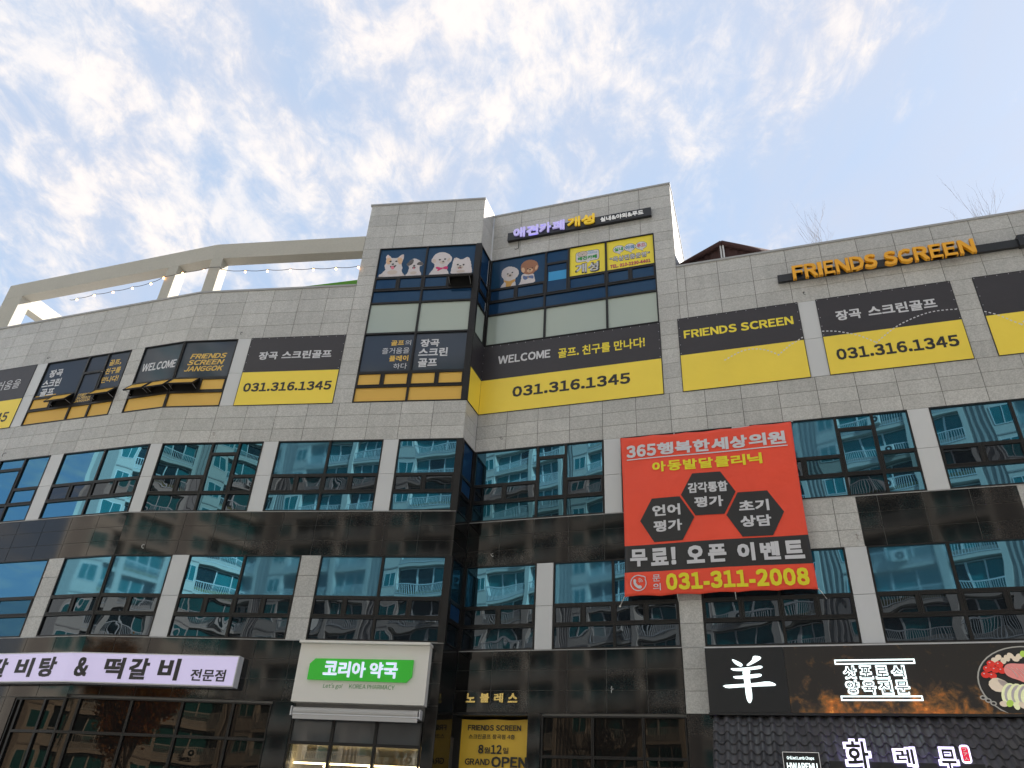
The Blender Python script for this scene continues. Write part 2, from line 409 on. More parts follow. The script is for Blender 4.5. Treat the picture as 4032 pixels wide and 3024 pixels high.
# middle
field('A', 0, AE, Z1, Z5, jA, 3); field('A', 0, 6.16, Z6, ZP, jAp, 4)
field('A', 6.16, 6.84, Z5, ZP, [], 9); field('A', 6.16, 6.84, ZP, 20.65, [], 4)
field('A', 6.16, AE, 20.65, ZT, [6.16+1.1505*k for k in range(1, 4)], 4)
field('A', 0, AE, Z3, Z2, jA, 3, K); field('A', 6.15, 6.77, Z4, Z3, [], 4)
field('A', 0, AE, 4.47, Z4, jA, [5.03, 5.56], K)
field('A', 6.16, 6.80, GZ, 4.47, [], [3.95, 3.40, 2.85, 2.3, 1.7, 1.1, .5], K)
field('A', 10.42, AE, GZ, 4.47, [], [3.95, 3.40, 2.85, 2.3, 1.7, 1.1, .5], K)
# return
field('R', 0, RE, Z1, Z5, [], 3); field('R', 0, RE, 20.65, ZT, [], 4)
field('R', 0, RE, Z3, Z2, [], 3, K); field('R', 0, RE, GZ, Z4, [], [5.56, 5.03, 4.47, 3.95, 3.40, 2.85, 2.3, 1.7, 1.1, .5], K)
# right wing
field('B', 0, BE, Z1, Z5, jB, 3); field('B', 0, 6.96, 20.63, ZT, [1.16*k for k in range(1, 6)], 4)
field('B', 6.26, 6.96, Z6, ZP, [], 4); field('B', 6.26, 6.96, ZP, 20.63, [], [19.36, 19.80, 20.21])
field('B', 6.27, 6.86, Z5, Z6, [], 5); field('B', 6.96, BE, Z6, ZP, jBp, 4); field('B', 14.98, 15.59, Z5, Z6, [], 5)
field('B', 0, 6.29, Z3, Z2, jB, 3, K); field('B', 6.29, 11.18, Z3, Z2, [7.35, 8.4, 9.5, 10.59], 3)
field('B', 11.18, 15.0, Z3, Z2, [11.71, 12.8, 13.91], 3, K); field('B', 15.0, BE, Z3, Z2, jB, 3)
field('B', 6.29, 6.91, Z4, Z3, [], 4); field('B', 15.05, 15.6, Z4, Z3, [], 4)
field('B', 0, 6.29, 4.47, Z4, jB, [5.03, 5.56], K); field('B', 6.30, 6.93, 4.47, Z4, [], 3)
field('B', 6.93, BE, 4.47, Z4, jB, 3, K)
field('B', 2.14, 2.50, GZ, 4.47, [], [3.95, 3.40, 2.85, 2.3, 1.7, 1.1, .5], K)
field('B', 6.30, 6.95, GZ, 4.46, [], [3.95, 3.40, 2.85, 2.3, 1.7, 1.1, .5], K)
tiles.sort(key=lambda t: t[0])
count = {G: 0, K: 0}; rest = {G: {}, K: {}}; shared = {}
for d, w, a, c, e, f, st in tiles:
    x0, x1, z0, z1 = a+TJ, c-TJ, e+.006, f-.006
    if w == 'D' and abs(c-DB) < .01: x1 = c-.002
    th = .05
    jog = random.uniform(-.0015, .0015)
    if count[st] < 300:
        count[st] += 1; wd, ht = round(x1-x0, 3), round(z1-z0, 3); key = (st, wd, ht)
        if key not in shared:
            b = MB(); b.box((-wd/2, 0, -ht/2), (wd/2, th, ht/2), st); shared[key] = b.mesh('stone_tile')
        put(bpy.data.objects.new('granite_tile' if st == G else 'black_tile', shared[key]), FR[w] @ T((x0+x1)/2, jog, (z0+z1)/2), bld)
    else:
        rest[st].setdefault(w, MB()).box((x0, jog, z0), (x1, th, z1), st)
rm = {}
for st in rest:                                                  # cladding beyond the first 300 of a kind
    big_ = MB()
    for w, b in rest[st].items():
        k = len(big_.v); i = big_.mi(st)
        big_.v += [tuple(FR[w] @ Vector(v)) for v in b.v]; big_.f += [tuple(k+j for j in q) for q in b.f]; big_.m += [i]*len(b.f)
    if big_.v: tag(big_.build('far_cladding', I4, bld), kind='stuff')

# grout layer and wall body behind the cladding
def body(w, s0, s1, z0, z1, y0=.042, y1=.40, m='grout', name='wall_body'):
    b = MB(); b.box((s0, y0, z0), (s1, y1, z1), m); return b.build(name, FR[w], bld)
def grout(w, s0, s1, z0, z1, m='grout'):
    b = MB(); b.box((s0, .012, z0), (s1, .12, z1), m); b.build('joint_mortar', FR[w], bld)
for w, a, c, z0, z1, m in [('D', SD0, DB, Z1+.004, Z5-.004, 'grout'), ('D', SD0, DB, Z6+.004, ZP-.01, 'grout'), ('A', 0, AE, Z1+.004, Z5-.004, 'grout'), ('A', 0, 6.16, Z6+.004, ZP-.01, 'grout'),
        ('A', 6.165, 6.835, Z5, 20.65, 'grout'), ('A', 6.165, AE, 20.655, ZT-.01, 'grout'), ('R', 0, RE, Z1+.004, Z5-.004, 'grout'), ('R', 0, RE, 20.655, ZT-.01, 'grout'),
        ('B', 0, BE, Z1+.004, Z5-.004, 'grout'), ('B', 0, 6.955, 20.635, ZT-.01, 'grout'), ('B', 6.265, 6.955, Z6, 20.635, 'grout'), ('B', 6.957, BE, Z6+.004, ZP-.01, 'grout'),
        ('B', 6.275, 6.855, Z5, Z6, 'grout'), ('B', 14.985, 15.585, Z5, Z6, 'grout'), ('D', .05, .655, Z5, Z6, 'grout'), ('D', -.115, .515, Z4, Z3, 'grout'), ('A', 6.155, 6.765, Z4, Z3, 'grout'),
        ('B', 6.295, 6.905, Z4, Z3, 'grout'), ('B', 15.055, 15.595, Z4, Z3, 'grout'), ('B', 6.295, 11.175, Z3+.004, Z2-.004, 'grout'), ('B', 15.005, BE, Z3+.004, Z2-.004, 'grout'), ('B', 6.305, 6.925, 4.475, Z4-.004, 'grout'),
        ('D', SD0, DB, Z3+.004, Z2-.004, 'black_grout'), ('A', 0, AE, Z3+.004, Z2-.004, 'black_grout'), ('R', 0, RE, Z3+.004, Z2-.004, 'black_grout'), ('B', 0, 6.285, Z3+.004, Z2-.004, 'black_grout'),
        ('B', 11.185, 15.0, Z3+.004, Z2-.004, 'black_grout'), ('D', SD0, DB, 4.385, Z4-.004, 'black_grout'), ('A', 0, AE, 4.475, Z4-.004, 'black_grout'), ('R', 0, RE, GZ, Z4-.004, 'black_grout'),
        ('B', 0, 6.285, 4.475, Z4-.004, 'black_grout'), ('B', 6.935, BE, 4.475, Z4-.004, 'black_grout'), ('A', 6.165, 6.795, GZ, 4.47, 'black_grout'), ('A', 10.425, AE, GZ, 4.47, 'black_grout'),
        ('B', 2.145, 2.495, GZ, 4.47, 'black_grout'), ('B', 6.305, 6.945, GZ, 4.46, 'black_grout')]:
    grout(w, a, c, z0, z1, m)
for w, a, c, z0, z1 in [('D', SD0, DB, 4.4, 18.8), ('D', SD0, .6, GZ, 4.4), ('A', .0, 6.8, 4.1, 18.8), ('A', 6.8, AE-.25, 4.1, 22.9), ('B', .3, 6.9, 4.47, 22.9), ('B', 6.9, BE, 4.47, 18.8), ('B', 2.14, BE, GZ, 4.47)]:
    body(w, a, c, z0, z1, .125, .38, 'core')
body('B', .0, 2.14, GZ, 4.47, .95, 1.1, 'sign_black')
body('A', 0, 6.8, GZ, 4.1, .16, .38, 'sign_black')
body('R', .1, RE, GZ, 22.9, .125, .3, 'core')
# floor and roof slabs, tower flanks
def prism(name, pts, z0, z1, m):
    b = MB(); n = len(pts); i = b.mi(m)
    b.v = [(x, y, z0) for x, y in pts]+[(x, y, z1) for x, y in pts]
    ar = sum(pts[j][0]*pts[(j+1) % n][1]-pts[(j+1) % n][0]*pts[j][1] for j in range(n))
    b.f = [tuple(range(n))[::-1], tuple(range(n, 2*n))]+[(j, (j+1) % n, n+(j+1) % n, n+j) for j in range(n)]
    if ar < 0: b.f = [q[::-1] for q in b.f]
    b.m = [i]*len(b.f); return b.build(name, I4, bld)
def wp(w, s, y): v = FR[w] @ Vector((s, y, 0)); return (v.x, v.y)
foot = [wp('D', SD0, .4), wp('D', DB, .4), wp('A', 10.4, .4), wp('B', .3, .4), wp('B', BE, .4), wp('B', BE, 16), wp('D', SD0, 16)]
prism('roof_slab', foot, 17.6, 17.9, 'core')
back = [wp('D', SD0, 3.6), wp('D', DB, 3.6), wp('A', 10.4, 3.6), wp('B', BE, 3.6), wp('B', BE, 16), wp('D', SD0, 16)]
prism('inner_block', back, GZ, 17.59, 'core')
prism('tower_block', [wp('A', 6.18, .4), wp('A', 10.4, .4), wp('B', .3, .4), wp('B', 6.94, .13), wp('B', 6.94, 4.6), wp('B', -3.2, 4.6)], 17.92, 22.3, 'white_panel')
b = MB(); b.box((6.945, .05, 17.9), (6.965, 4.65, ZT-.02), 'flank_metal'); b.build('tower_flank', FR['B'], bld)
b = MB(); b.box((6.161, .05, 17.9), (6.178, 3.5, ZT-.02), 'white_panel'); b.build('tower_flank', FR['A'], bld)
# end wall of the left wing
b = MB(); b.box((SD0+.002, .05, GZ), (SD0+.1, 16, 18.8), 'granite'); b.build('end_wall', FR['D'], bld)
# copings
def coping(w, a, c, z, y1=.42, front=-.035):
    b = MB(); b.box((a, front, z-.045), (c, y1, z+.03), 'coping'); b.build('coping', FR[w], bld)
coping('D', SD0, DB-.0, ZP+.012); coping('A', .004, 6.155, ZP+.012); coping('B', 6.97, BE, ZP+.012)
coping('A', 6.12, AE+.02, ZT+.012, .3); coping('R', .04, RE, ZT+.010, .3, -.02); coping('B', .03, 6.99, ZT+.012, .3)
b = MB(); b.box((6.95, .302, ZT-.033), (7.0, 4.65, ZT+.04), 'coping'); b.build('coping', FR['B'], bld)
# thin sill flashings above and below the dark bands
for w, a, c in (('D', SD0, DB), ('A', .0, AE), ('B', 0, BE)):
    for z in (Z2, Z4):
        b = MB(); b.box((a, -.012, z-.012), (c, .06, z+.012), 'coping'); b.build('sill_flashing', FR[w], bld)

# white metal panels between windows
def wpanel(w, a, c, z0, z1, split):
    for d, e in ((z0, split), (split, z1)):
        b = MB(); b.box((a+.004, -.006, d+.006), (c-.004, .10, e-.006), 'white_panel'); b.build('metal_panel', FR[w], bld)
wpanel('D', -4.53, -4.0, Z5+.0, Z6, 15.18); wpanel('A', 2.08, 2.60, Z5, Z6, 15.16); wpanel('B', 10.64, 11.17, Z5, Z6, 15.2)
for w, a, c in (('D', -1.86, -1.28), ('A', 0, .43), ('A', 4.05, 4.57), ('A', 8.15, 8.66), ('B', 4.31, 4.84), ('B', 8.2, 8.7), ('B', 12.95, 13.5)):
    wpanel(w, a, c, Z2+.014, Z1, 11.2)
b = MB(); b.box((2.52, -.006, Z2+.02), (DB-.0, .1, Z1-.006), 'white_panel') if False else None
for w, a, c in (('A', 1.98, 2.54), ('B', 2.26, 2.77), ('B', 10.67, 11.2)): wpanel(w, a, c, Z4+.014, Z3, 7.3)

# ------------------------------------------------------------------ windows
def ring(b, s0, s1, z0, z1, w, y0, y1, m='aluminium'):
    b.box((s0, y0, z0), (s0+w, y1, z1), m); b.box((s1-w, y0, z0), (s1, y1, z1), m)
    b.box((s0+w, y0, z0), (s1-w, y1, z0+w), m); b.box((s0+w, y0, z1-w), (s1-w, y1, z1), m)
HW = .036
PR = random.Random(5)
def window(w, rect, cells):
    """cells: (s0, s1, z0, z1, glass[, 'v' sash | angle of an open sash])"""
    s0, s1, z0, z1 = rect; b = MB()
    for c in cells: ring(b, c[0]+.0005, c[1]-.0005, c[2]+.0005, c[3]-.0005, HW, -.018, .10)
    for bx in ((s0, s0+.03), (s1-.03, s1)): pass
    fr = FR[w]; win = b.build('window', fr, bld, origin=(s0, 0, z0))
    for c in cells:
        a, d, e, f = c[0]+HW, c[1]-HW, c[2]+HW, c[3]-HW; kind = c[5] if len(c) > 5 else None
        if kind is None:
            g_m = 'teal_blind' if c[4] == 'teal' and f-e > .8 and PR.random() < .38 else c[4]
            b = MB(); b.box((a, .035, e), (d, .047, f), g_m); b.build('pane', fr, win, origin=((a+d)/2, .035, (e+f)/2))
            continue
        if kind == 'v':
            b = MB(); ring(b, a+.003, d-.003, e+.003, f-.003, .034, -.03, .05)
            b.build('sash', fr, win, origin=((a+d)/2, 0, f))
            b = MB(); b.box((a+.037, .012, e+.037), (d-.037, .024, f-.037), c[4]); b.build('pane', fr, win, origin=((a+d)/2, .012, (e+f)/2))
        else:
            hm = fr @ T((a+d)/2, -.02, f) @ Matrix.Rotation(-rad(kind), 4, 'X'); hh = f-e; wd = (d-a)/2
            b = MB(); ring(b, -wd, wd, -hh, 0, .036, -.025, .03); b.build('sash', hm, win)
            b = MB(); b.box((-wd+.036, -.012, -hh+.036), (wd-.036, 0, -.036), c[4]); b.build('pane', hm, win)
            b = MB(); b.box((a, .101, e), (d, .118, f), 'void')
            b.build('unlit_room_sheet', fr, win)  # black sheet stands in for the dark, unlit room behind the open sash
            for q in (a+.05, d-.05):
                b = MB(); b.tube([fr.inverted() @ (hm @ Vector((q-(a+d)/2, 0, -hh*.9))), (q, .02, e+.1)], .008, 'coping', 4); b.build('stay_arm', fr, win)
    return win
def std(w, s0, s1, z0, zv0, zv1, z1, cols, top='teal', vent='dark', bot='teal', vents=2):
    """cols: list of column edges; each column has a top pane, vent(s) and a bottom pane"""
    cells = []
    for i, (a, c) in enumerate(zip(cols, cols[1:])):
        tp = top[i] if isinstance(top, (list, tuple)) else top; bt = bot[i] if isinstance(bot, (list, tuple)) else bot
        nv = vents[i] if isinstance(vents, (list, tuple)) else vents
        cells.append((a, c, zv1, z1, tp)); cells.append((a, c, z0, zv0, bt))
        for q in range(nv): cells.append((a+(c-a)*q/nv, a+(c-a)*(q+1)/nv, zv0, zv1, vent, 'v'))
    return window(w, (s0, s1, z0, z1), cells)
a3 = (Z2+.014, 10.59, 11.19, Z1)
a2 = (Z4+.014, 6.74, 7.31, Z3)
V = lambda z: (z[0], z[1], z[2], z[3])
def doorbay(w, a, c, z, zt, glass='teal', bot='dark', top='teal'):
    return [(a, c, zt, z[3], top), (a, c, z[1], zt, glass, 'v'), (a, c, z[0], z[1], bot)]
# third floor
window('D', (SD0, -1.86, Z2, Z1), [(SD0, -6.2, a3[2], Z1, 'teal'), (SD0, -6.2, a3[0], a3[2], 'teal'), (-6.2, -4.2, a3[2], Z1, 'teal'), (-6.2, -4.2, a3[1], a3[2], 'teal', 'v'), (-6.2, -4.2, a3[0], a3[1], 'teal')]
       + doorbay('D', -4.2, -3.0, a3, 12.0) + [(-3.0, -1.86, a3[2], Z1, 'teal'), (-3.0, -1.86, a3[1], a3[2], 'teal', 'v'), (-3.0, -1.86, a3[0], a3[1], 'teal')])
std('D', -1.28, DB-.03, *a3, [-1.28, .56, DB-.03], bot='teal')
z = a3
window('A', (.43, 4.05, Z2, Z1), [(.43, 2.27, z[2], z[3], 'teal_deep'), (.43, 1.38, z[1], z[2], 'dark', 'v'), (1.38, 2.27, z[1], z[2], 'dark', 'v'), (.43, 2.27, z[0], z[1], 'dark')]
       + doorbay('A', 2.27, 3.22, a3, 12.0, 'teal_deep', 'teal_deep', 'teal_deep') + [(3.22, 4.05, z[2], z[3], 'teal_deep'), (3.22, 4.05, z[1], z[2], 'dark', 'v'), (3.22, 4.05, z[0], z[1], 'dark')])
std('A', 4.57, 8.15, *a3, [4.57, 6.36, 8.15])
std('A', 8.66, 10.6, *a3, [8.66, 10.6])
std('R', .10, RE-.06, *a3, [.10, RE-.06], top='navy', vent='navy', bot='dark', vents=1)
window('B', (.04, 4.29, Z2, Z1), [(.04, 2.17, z[2], z[3], 'teal'), (.04, 1.1, z[1], z[2], 'dark', 'v'), (1.1, 2.17, z[1], z[2], 'dark', 'v'), (.04, 2.17, z[0], z[1], 'teal_deep')]
       + doorbay('B', 2.17, 3.09, a3, 12.0, 'teal', 'teal_deep') + [(3.09, 4.29, z[2], z[3], 'teal'), (3.09, 4.29, z[1], z[2], 'dark', 'v'), (3.09, 4.29, z[0], z[1], 'teal_deep')])
std('B', 4.86, 8.2, *a3, [4.86, 6.5, 8.2])
window('B', (8.7, 12.95, Z2, Z1), [(8.7, 11.05, z[2], z[3], 'teal'), (8.7, 10.03, z[1], z[2], 'dark', 'v'), (10.03, 11.05, z[1], z[2], 'teal_deep', 'v'), (8.7, 11.05, z[0], z[1], 'teal')]
       + doorbay('B', 11.05, 12.02, a3, 12.0, 'teal', 'dark') + [(12.02, 12.95, z[2], z[3], 'teal'), (12.02, 12.95, z[1], z[2], 'teal_deep', 'v'), (12.02, 12.95, z[0], z[1], 'teal')])
std('B', 13.5, 17.5, *a3, [13.5, 15.47, 17.5])
std('B', 18.0, 25.9, *a3, [18.0, 20, 22, 24, 25.9])
# second floor
std('D', SD0, -.12, *a2, [SD0, -6.9, -5.0, -3.1, -.12], bot='teal_deep', vent='teal_deep')
std('D', .52, DB-.0, *a2, [.52, DB-.02], bot='dark', vents=2)
std('A', 0, 1.98, *a2, [.0, 1.98], bot='dark')
std('A', 2.54, 6.15, *a2, [2.54, 4.36, 6.15], bot='dark')
std('A', 6.77, 10.6, *a2, [6.77, 8.70, 10.6], bot='dark')
std('R', .10, RE-.06, *a2, [.10, RE-.06], top='teal_deep', vent='navy', bot='dark', vents=1)
std('B', .04, 2.25, *a2, [.04, 2.25], bot='dark')
std('B', 2.78, 6.29, *a2, [2.78, 4.52, 6.29], bot='dark')
std('B', 6.92, 10.66, *a2, [6.92, 8.9, 10.66], bot='dark')
std('B', 11.21, 15.05, *a2, [11.21, 13.09, 15.05], bot='dark')
std('B', 15.6, 25.9, *a2, [15.6, 17.6, 19.6, 21.6, 25.9], bot='dark')
# fourth floor, film covered
f0, f1, f2, f3 = Z5, 14.44, 15.01, Z6
w1 = window('D', (-4.0, .045, f0, f3), [(-4.0, -1.93, f2, f3, 'slate'), (-4.0, -2.98, f1, f2, 'amber', 'v'), (-2.98, -1.93, f1, f2, 'amber', 36), (-4.0, -1.93, f0, f1, 'amber'),
    (-1.93, -.99, 15.87, f3, 'slate'), (-1.93, -.99, f1, 15.87, 'slate', 'v'), (-1.93, -.99, f0, f1, 'amber'),
    (-.99, .045, f2, f3, 'slate'), (-.99, .045, f1, f2, 'amber', 38), (-.99, .045, f0, f1, 'amber')])
w2 = window('D', (.66, DB, f0, f3), [(.66, DB-.01, f2, f3, 'slate'), (.66, 1.56, f1, f2, 'amber', 38), (1.56, DB-.01, f1, f2, 'amber', 36), (.66, DB-.01, f0, f1, 'amber')])
w3 = window('A', (0, 2.08, f0, f3), [(0.01, 2.08, f2, f3, 'slate'), (0.01, 1.08, f1, f2, 'amber', 40), (1.08, 2.08, f1, f2, 'amber', 'v'), (0.01, 2.08, f0, f1, 'amber')])
w4 = window('A', (6.84, 10.6, f0, f3), [(6.84, 8.71, f2, f3, 'slate'), (8.71, 10.6, f2, f3, 'slate'), (6.84, 7.76, f1, f2, 'amber', 'v'), (7.76, 8.71, f1, f2, 'amber', 'v'),
    (8.71, 9.66, f1, f2, 'amber', 'v'), (9.66, 10.6, f1, f2, 'amber', 'v'), (6.84, 8.71, f0, f1, 'amber'), (8.71, 10.6, f0, f1, 'amber')])
# fifth floor of the tower
g0, g1, g2, g3, g4 = Z6, 18.0, 18.59, 19.19, 20.64
w5 = window('A', (6.84, 10.6, g0, g4), [(6.84, 8.71, g3, g4, 'navy_film'), (8.71, 10.6, g3, g4, 'navy_film'), (6.84, 7.76, g2, g3, 'navy', 'v'), (7.76, 8.71, g2, g3, 'navy', 'v'),
    (8.71, 9.66, g2, g3, 'navy', 'v'), (9.66, 10.6, g2, g3, 'slate', 48), (6.84, 8.71, g1, g2, 'navy'), (8.71, 10.6, g1, g2, 'navy'), (6.84, 8.71, g0, g1, 'frost'), (8.71, 10.6, g0, g1, 'frost')])
window('R', (.10, RE-.06, g0, g4), [(.10, RE-.06, g3, g4, 'navy'), (.10, RE-.06, g2, g3, 'navy', 'v'), (.10, RE-.06, g1, g2, 'navy'), (.10, RE-.06, g0, g1, 'frost')])
w6 = window('B', (.04, 6.26, g0, g4), [(.04, 2.22, g3, g4, 'navy_film'), (.04, 1.1, g2, g3, 'navy', 'v'), (1.1, 2.22, g2, g3, 'navy', 'v'), (2.22, 3.1, 20.02, g4, 'navy'), (2.22, 3.1, g2, 20.02, 'navy', 'v'),
    (3.1, 4.5, g3, g4, 'navy'), (3.1, 4.5, g2, g3, 'navy', 'v'), (4.5, 6.26, g3, g4, 'navy'), (4.5, 5.36, g2, g3, 'navy', 'v'), (5.36, 6.26, g2, g3, 'navy', 'v'),
    (.04, 2.22, g1, g2, 'navy'), (2.22, 4.5, g1, g2, 'navy'), (4.5, 6.26, g1, g2, 'navy'), (.04, 2.25, g0, g1, 'frost'), (2.25, 4.5, g0, g1, 'frost'), (4.5, 6.26, g0, g1, 'frost')])
# corner posts
for z0, z1 in ((Z5, 20.65), (Z2, Z1), (Z4, Z3)):
    zs = [z0, z1] if z1-z0 < 4 else [z0, 16.64, 18.0, z1]
    for d, e in zip(zs, zs[1:]):
        b = MB(); b.box((10.602, -.03, d+.004), (AE+.028, .095, e-.004)); b.build('corner_post', FR['A'], bld)
    b = MB(); b.box((.0, -.02, z0), (.038, .12, z1)); b.build('corner_post', FR['B'], bld)
    b = MB(); b.box((RE-.058, -.02, z0), (RE-.005, .1, z1)); b.build('corner_post', FR['R'], bld)

# printed pictures on the glass
dogs = {
'corgi_body': [(6.967,19.246),(6.949,19.366),(6.984,19.422),(7.071,19.434),(7.11,19.534),(7.187,19.618),(7.123,19.743),(7.108,19.847),(7.153,19.935),(7.138,20.094),(7.111,20.233),(7.131,20.346),(7.181,20.352),(7.276,20.267),(7.334,20.181),(7.452,20.164),(7.577,20.165),(7.654,20.265),(7.734,20.337),(7.796,20.333),(7.823,20.231),(7.807,20.05),(7.771,19.917),(7.788,19.781),(7.831,19.667),(7.792,19.536),(7.873,19.398),(7.946,19.327),(7.956,19.246)],
'corgi_patch_l': [(7.15,20.19),(7.229,20.216),(7.328,20.15),(7.362,20.034),(7.326,19.901),(7.242,19.861),(7.15,19.93)],
'corgi_patch_r': [(7.56,20.157),(7.686,20.20),(7.785,20.10),(7.776,19.872),(7.693,19.832),(7.616,19.95)],
'corgi_tongue': [(7.344,19.774),(7.506,19.764),(7.504,19.643),(7.451,19.593),(7.386,19.65)],
'corgi_mouth': [(7.314,19.812),(7.434,19.768),(7.601,19.847),(7.516,19.687),(7.433,19.647),(7.355,19.697)],
'shih_body': [(7.981,19.246),(7.988,19.325),(8.048,19.409),(8.074,19.54),(8.09,19.695),(8.034,19.743),(7.985,19.769),(7.963,19.86),(8.037,19.922),(8.094,20.031),(8.193,20.102),(8.318,20.093),(8.435,20.009),(8.517,19.914),(8.611,19.863),(8.622,19.795),(8.573,19.731),(8.488,19.701),(8.478,19.581),(8.529,19.446),(8.584,19.332),(8.576,19.245)],
'shih_dark_l': [(7.963,19.86),(8.037,19.922),(8.094,20.031),(8.195,20.079),(8.243,19.976),(8.206,19.844),(8.125,19.782),(8.059,19.742),(7.985,19.769)],
'shih_dark_r': [(8.36,19.79),(8.40,19.90),(8.487,19.93),(8.532,19.935),(8.615,19.853),(8.616,19.786),(8.566,19.732),(8.461,19.763)],
'bichon_body': [(8.864,19.24),(8.885,19.292),(8.974,19.44),(9.045,19.59),(9.064,19.744),(9.004,19.815),(8.928,19.864),(8.903,20.001),(8.967,20.154),(9.045,20.262),(9.178,20.34),(9.337,20.343),(9.503,20.277),(9.636,20.164),(9.701,20.038),(9.68,19.882),(9.588,19.755),(9.53,19.625),(9.565,19.447),(9.63,19.311),(9.631,19.24)],
'bichon_bow': [(9.104,19.63),(9.18,19.639),(9.29,19.588),(9.377,19.591),(9.459,19.639),(9.563,19.645),(9.585,19.49),(9.491,19.495),(9.401,19.523),(9.3,19.485),(9.203,19.417),(9.169,19.472),(9.228,19.512),(9.12,19.541)],
'pom_body': [(9.688,19.242),(9.698,19.395),(9.733,19.612),(9.737,19.834),(9.76,19.967),(9.812,20.044),(9.912,20.024),(10.043,19.926),(10.129,19.942),(10.225,20.034),(10.322,20.041),(10.374,19.926),(10.426,19.789),(10.451,19.611),(10.492,19.389),(10.527,19.24)],
'white_body': [(0.436,19.249),(0.501,19.371),(0.614,19.525),(0.572,19.652),(0.484,19.819),(0.455,19.975),(0.514,20.144),(0.647,20.237),(0.818,20.249),(0.994,20.164),(1.137,20.013),(1.179,19.855),(1.137,19.715),(1.021,19.608),(1.039,19.44),(1.076,19.286),(1.016,19.239),(0.896,19.234)],
'white_bib': [(0.559,19.625),(0.66,19.575),(0.809,19.515),(0.951,19.575),(1.047,19.585),(1.028,19.471),(0.911,19.407),(0.873,19.24),(0.655,19.24),(0.691,19.451),(0.589,19.542)],
'poodle_body': [(1.16,19.24),(1.227,19.343),(1.267,19.511),(1.28,19.745),(1.448,19.77),(1.642,19.7),(1.761,19.705),(1.803,19.461),(1.831,19.24)],
'poodle_head': [(1.219,20.026),(1.237,20.173),(1.279,20.315),(1.421,20.406),(1.59,20.424),(1.762,20.35),(1.887,20.215),(1.937,20.025),(1.899,19.854),(1.806,19.802),(1.737,19.71),(1.595,19.68),(1.425,19.727),(1.3,19.848)],
'poodle_tie': [(1.33,19.705),(1.454,19.62),(1.573,19.626),(1.75,19.631),(1.756,19.441),(1.626,19.509),(1.553,19.541),(1.461,19.443),(1.339,19.508)]}
def dog(win, w, layers, dots):
    b = MB(); y = .033
    for k, m in layers:
        o_ = smooth_out(dogs[k], 2)
        if 'body' in k or 'head' in k: o_ = [(p[0]+PR.uniform(-.010, .010), p[1]+PR.uniform(-.010, .010)*(p[1] > 19.26)) for p in o_]
        b.poly(o_, y, m); y -= .0012
    for d in dots:
        x, z_, rx, rz, m = d[:5]
        if m == 'eye_dark' and rx < .04: rx *= 1.35; rz *= 1.35
        b.ell(x, z_, rx, rz, y, m, 12, d[5] if len(d) > 5 else 0); y -= .0008
    return b.build('dog_print', FR[w], win)
dog(w5, 'A', [('corgi_body', 'fur_white'), ('corgi_patch_l', 'fur_tan'), ('corgi_patch_r', 'fur_tan'), ('corgi_mouth', 'eye_dark'), ('corgi_tongue', 'tongue')],
    [(7.20, 20.25, .035, .075, 'fur_pink', .3), (7.745, 20.24, .035, .075, 'fur_pink', -.3), (7.44, 20.05, .045, .12, 'fur_white'), (7.32, 20.01, .035, .028, 'eye_dark'), (7.55, 20.0, .035, .028, 'eye_dark'), (7.43, 19.865, .05, .036, 'eye_dark'),
     (7.46, 19.47, .20, .10, 'fur_cream'), (7.045, 19.335, .085, .065, 'fur_cream'), (7.045, 19.34, .07, .052, 'fur_white'), (7.84, 19.32, .085, .065, 'fur_cream'), (7.835, 19.325, .07, .052, 'fur_white')])
dog(w5, 'A', [('shih_body', 'fur_white'), ('shih_dark_l', 'fur_grey'), ('shih_dark_r', 'fur_grey')],
    [(8.30, 19.93, .08, .12, 'fur_white'), (8.145, 19.83, .028, .022, 'eye_dark'), (8.40, 19.81, .028, .022, 'eye_dark'), (8.27, 19.745, .032, .024, 'eye_dark'), (8.27, 19.645, .065, .06, 'eye_dark'), (8.27, 19.625, .035, .035, 'tongue'), (8.28, 19.40, .13, .07, 'fur_cream')])
dog(w5, 'A', [('bichon_body', 'fur_white'), ('bichon_bow', 'bow')],
    [(9.02, 19.93, .075, .10, 'fur_cream', .4), (9.57, 19.95, .05, .09, 'fur_cream', -.4), (9.34, 19.84, .11, .08, 'fur_cream'), (9.23, 19.97, .032, .028, 'eye_dark'), (9.43, 19.99, .032, .028, 'eye_dark'), (9.37, 19.88, .04, .03, 'eye_dark'), (9.37, 19.81, .04, .008, 'fur_grey'), (9.385, 19.555, .04, .035, 'tongue')])
dog(w5, 'A', [('pom_body', 'fur_white')],
    [(9.83, 19.98, .028, .045, 'fur_cream', .4), (10.30, 19.98, .028, .045, 'fur_cream', -.4), (10.04, 19.56, .13, .09, 'fur_cream'), (9.94, 19.69, .03, .03, 'eye_dark'), (10.16, 19.67, .03, .03, 'eye_dark'), (10.04, 19.62, .03, .022, 'eye_dark'), (10.03, 19.525, .07, .036, 'eye_dark'), (10.03, 19.51, .038, .022, 'tongue'), (10.08, 19.36, .16, .06, 'fur_cream')])
dog(w6, 'B', [('white_body', 'fur_white'), ('white_bib', 'bib')],
    [(.81, 19.80, .12, .09, 'fur_cream'), (.72, 19.89, .028, .024, 'eye_dark'), (.905, 19.92, .028, .024, 'eye_dark'), (.82, 19.80, .034, .026, 'eye_dark'), (.82, 19.74, .03, .008, 'fur_grey')])
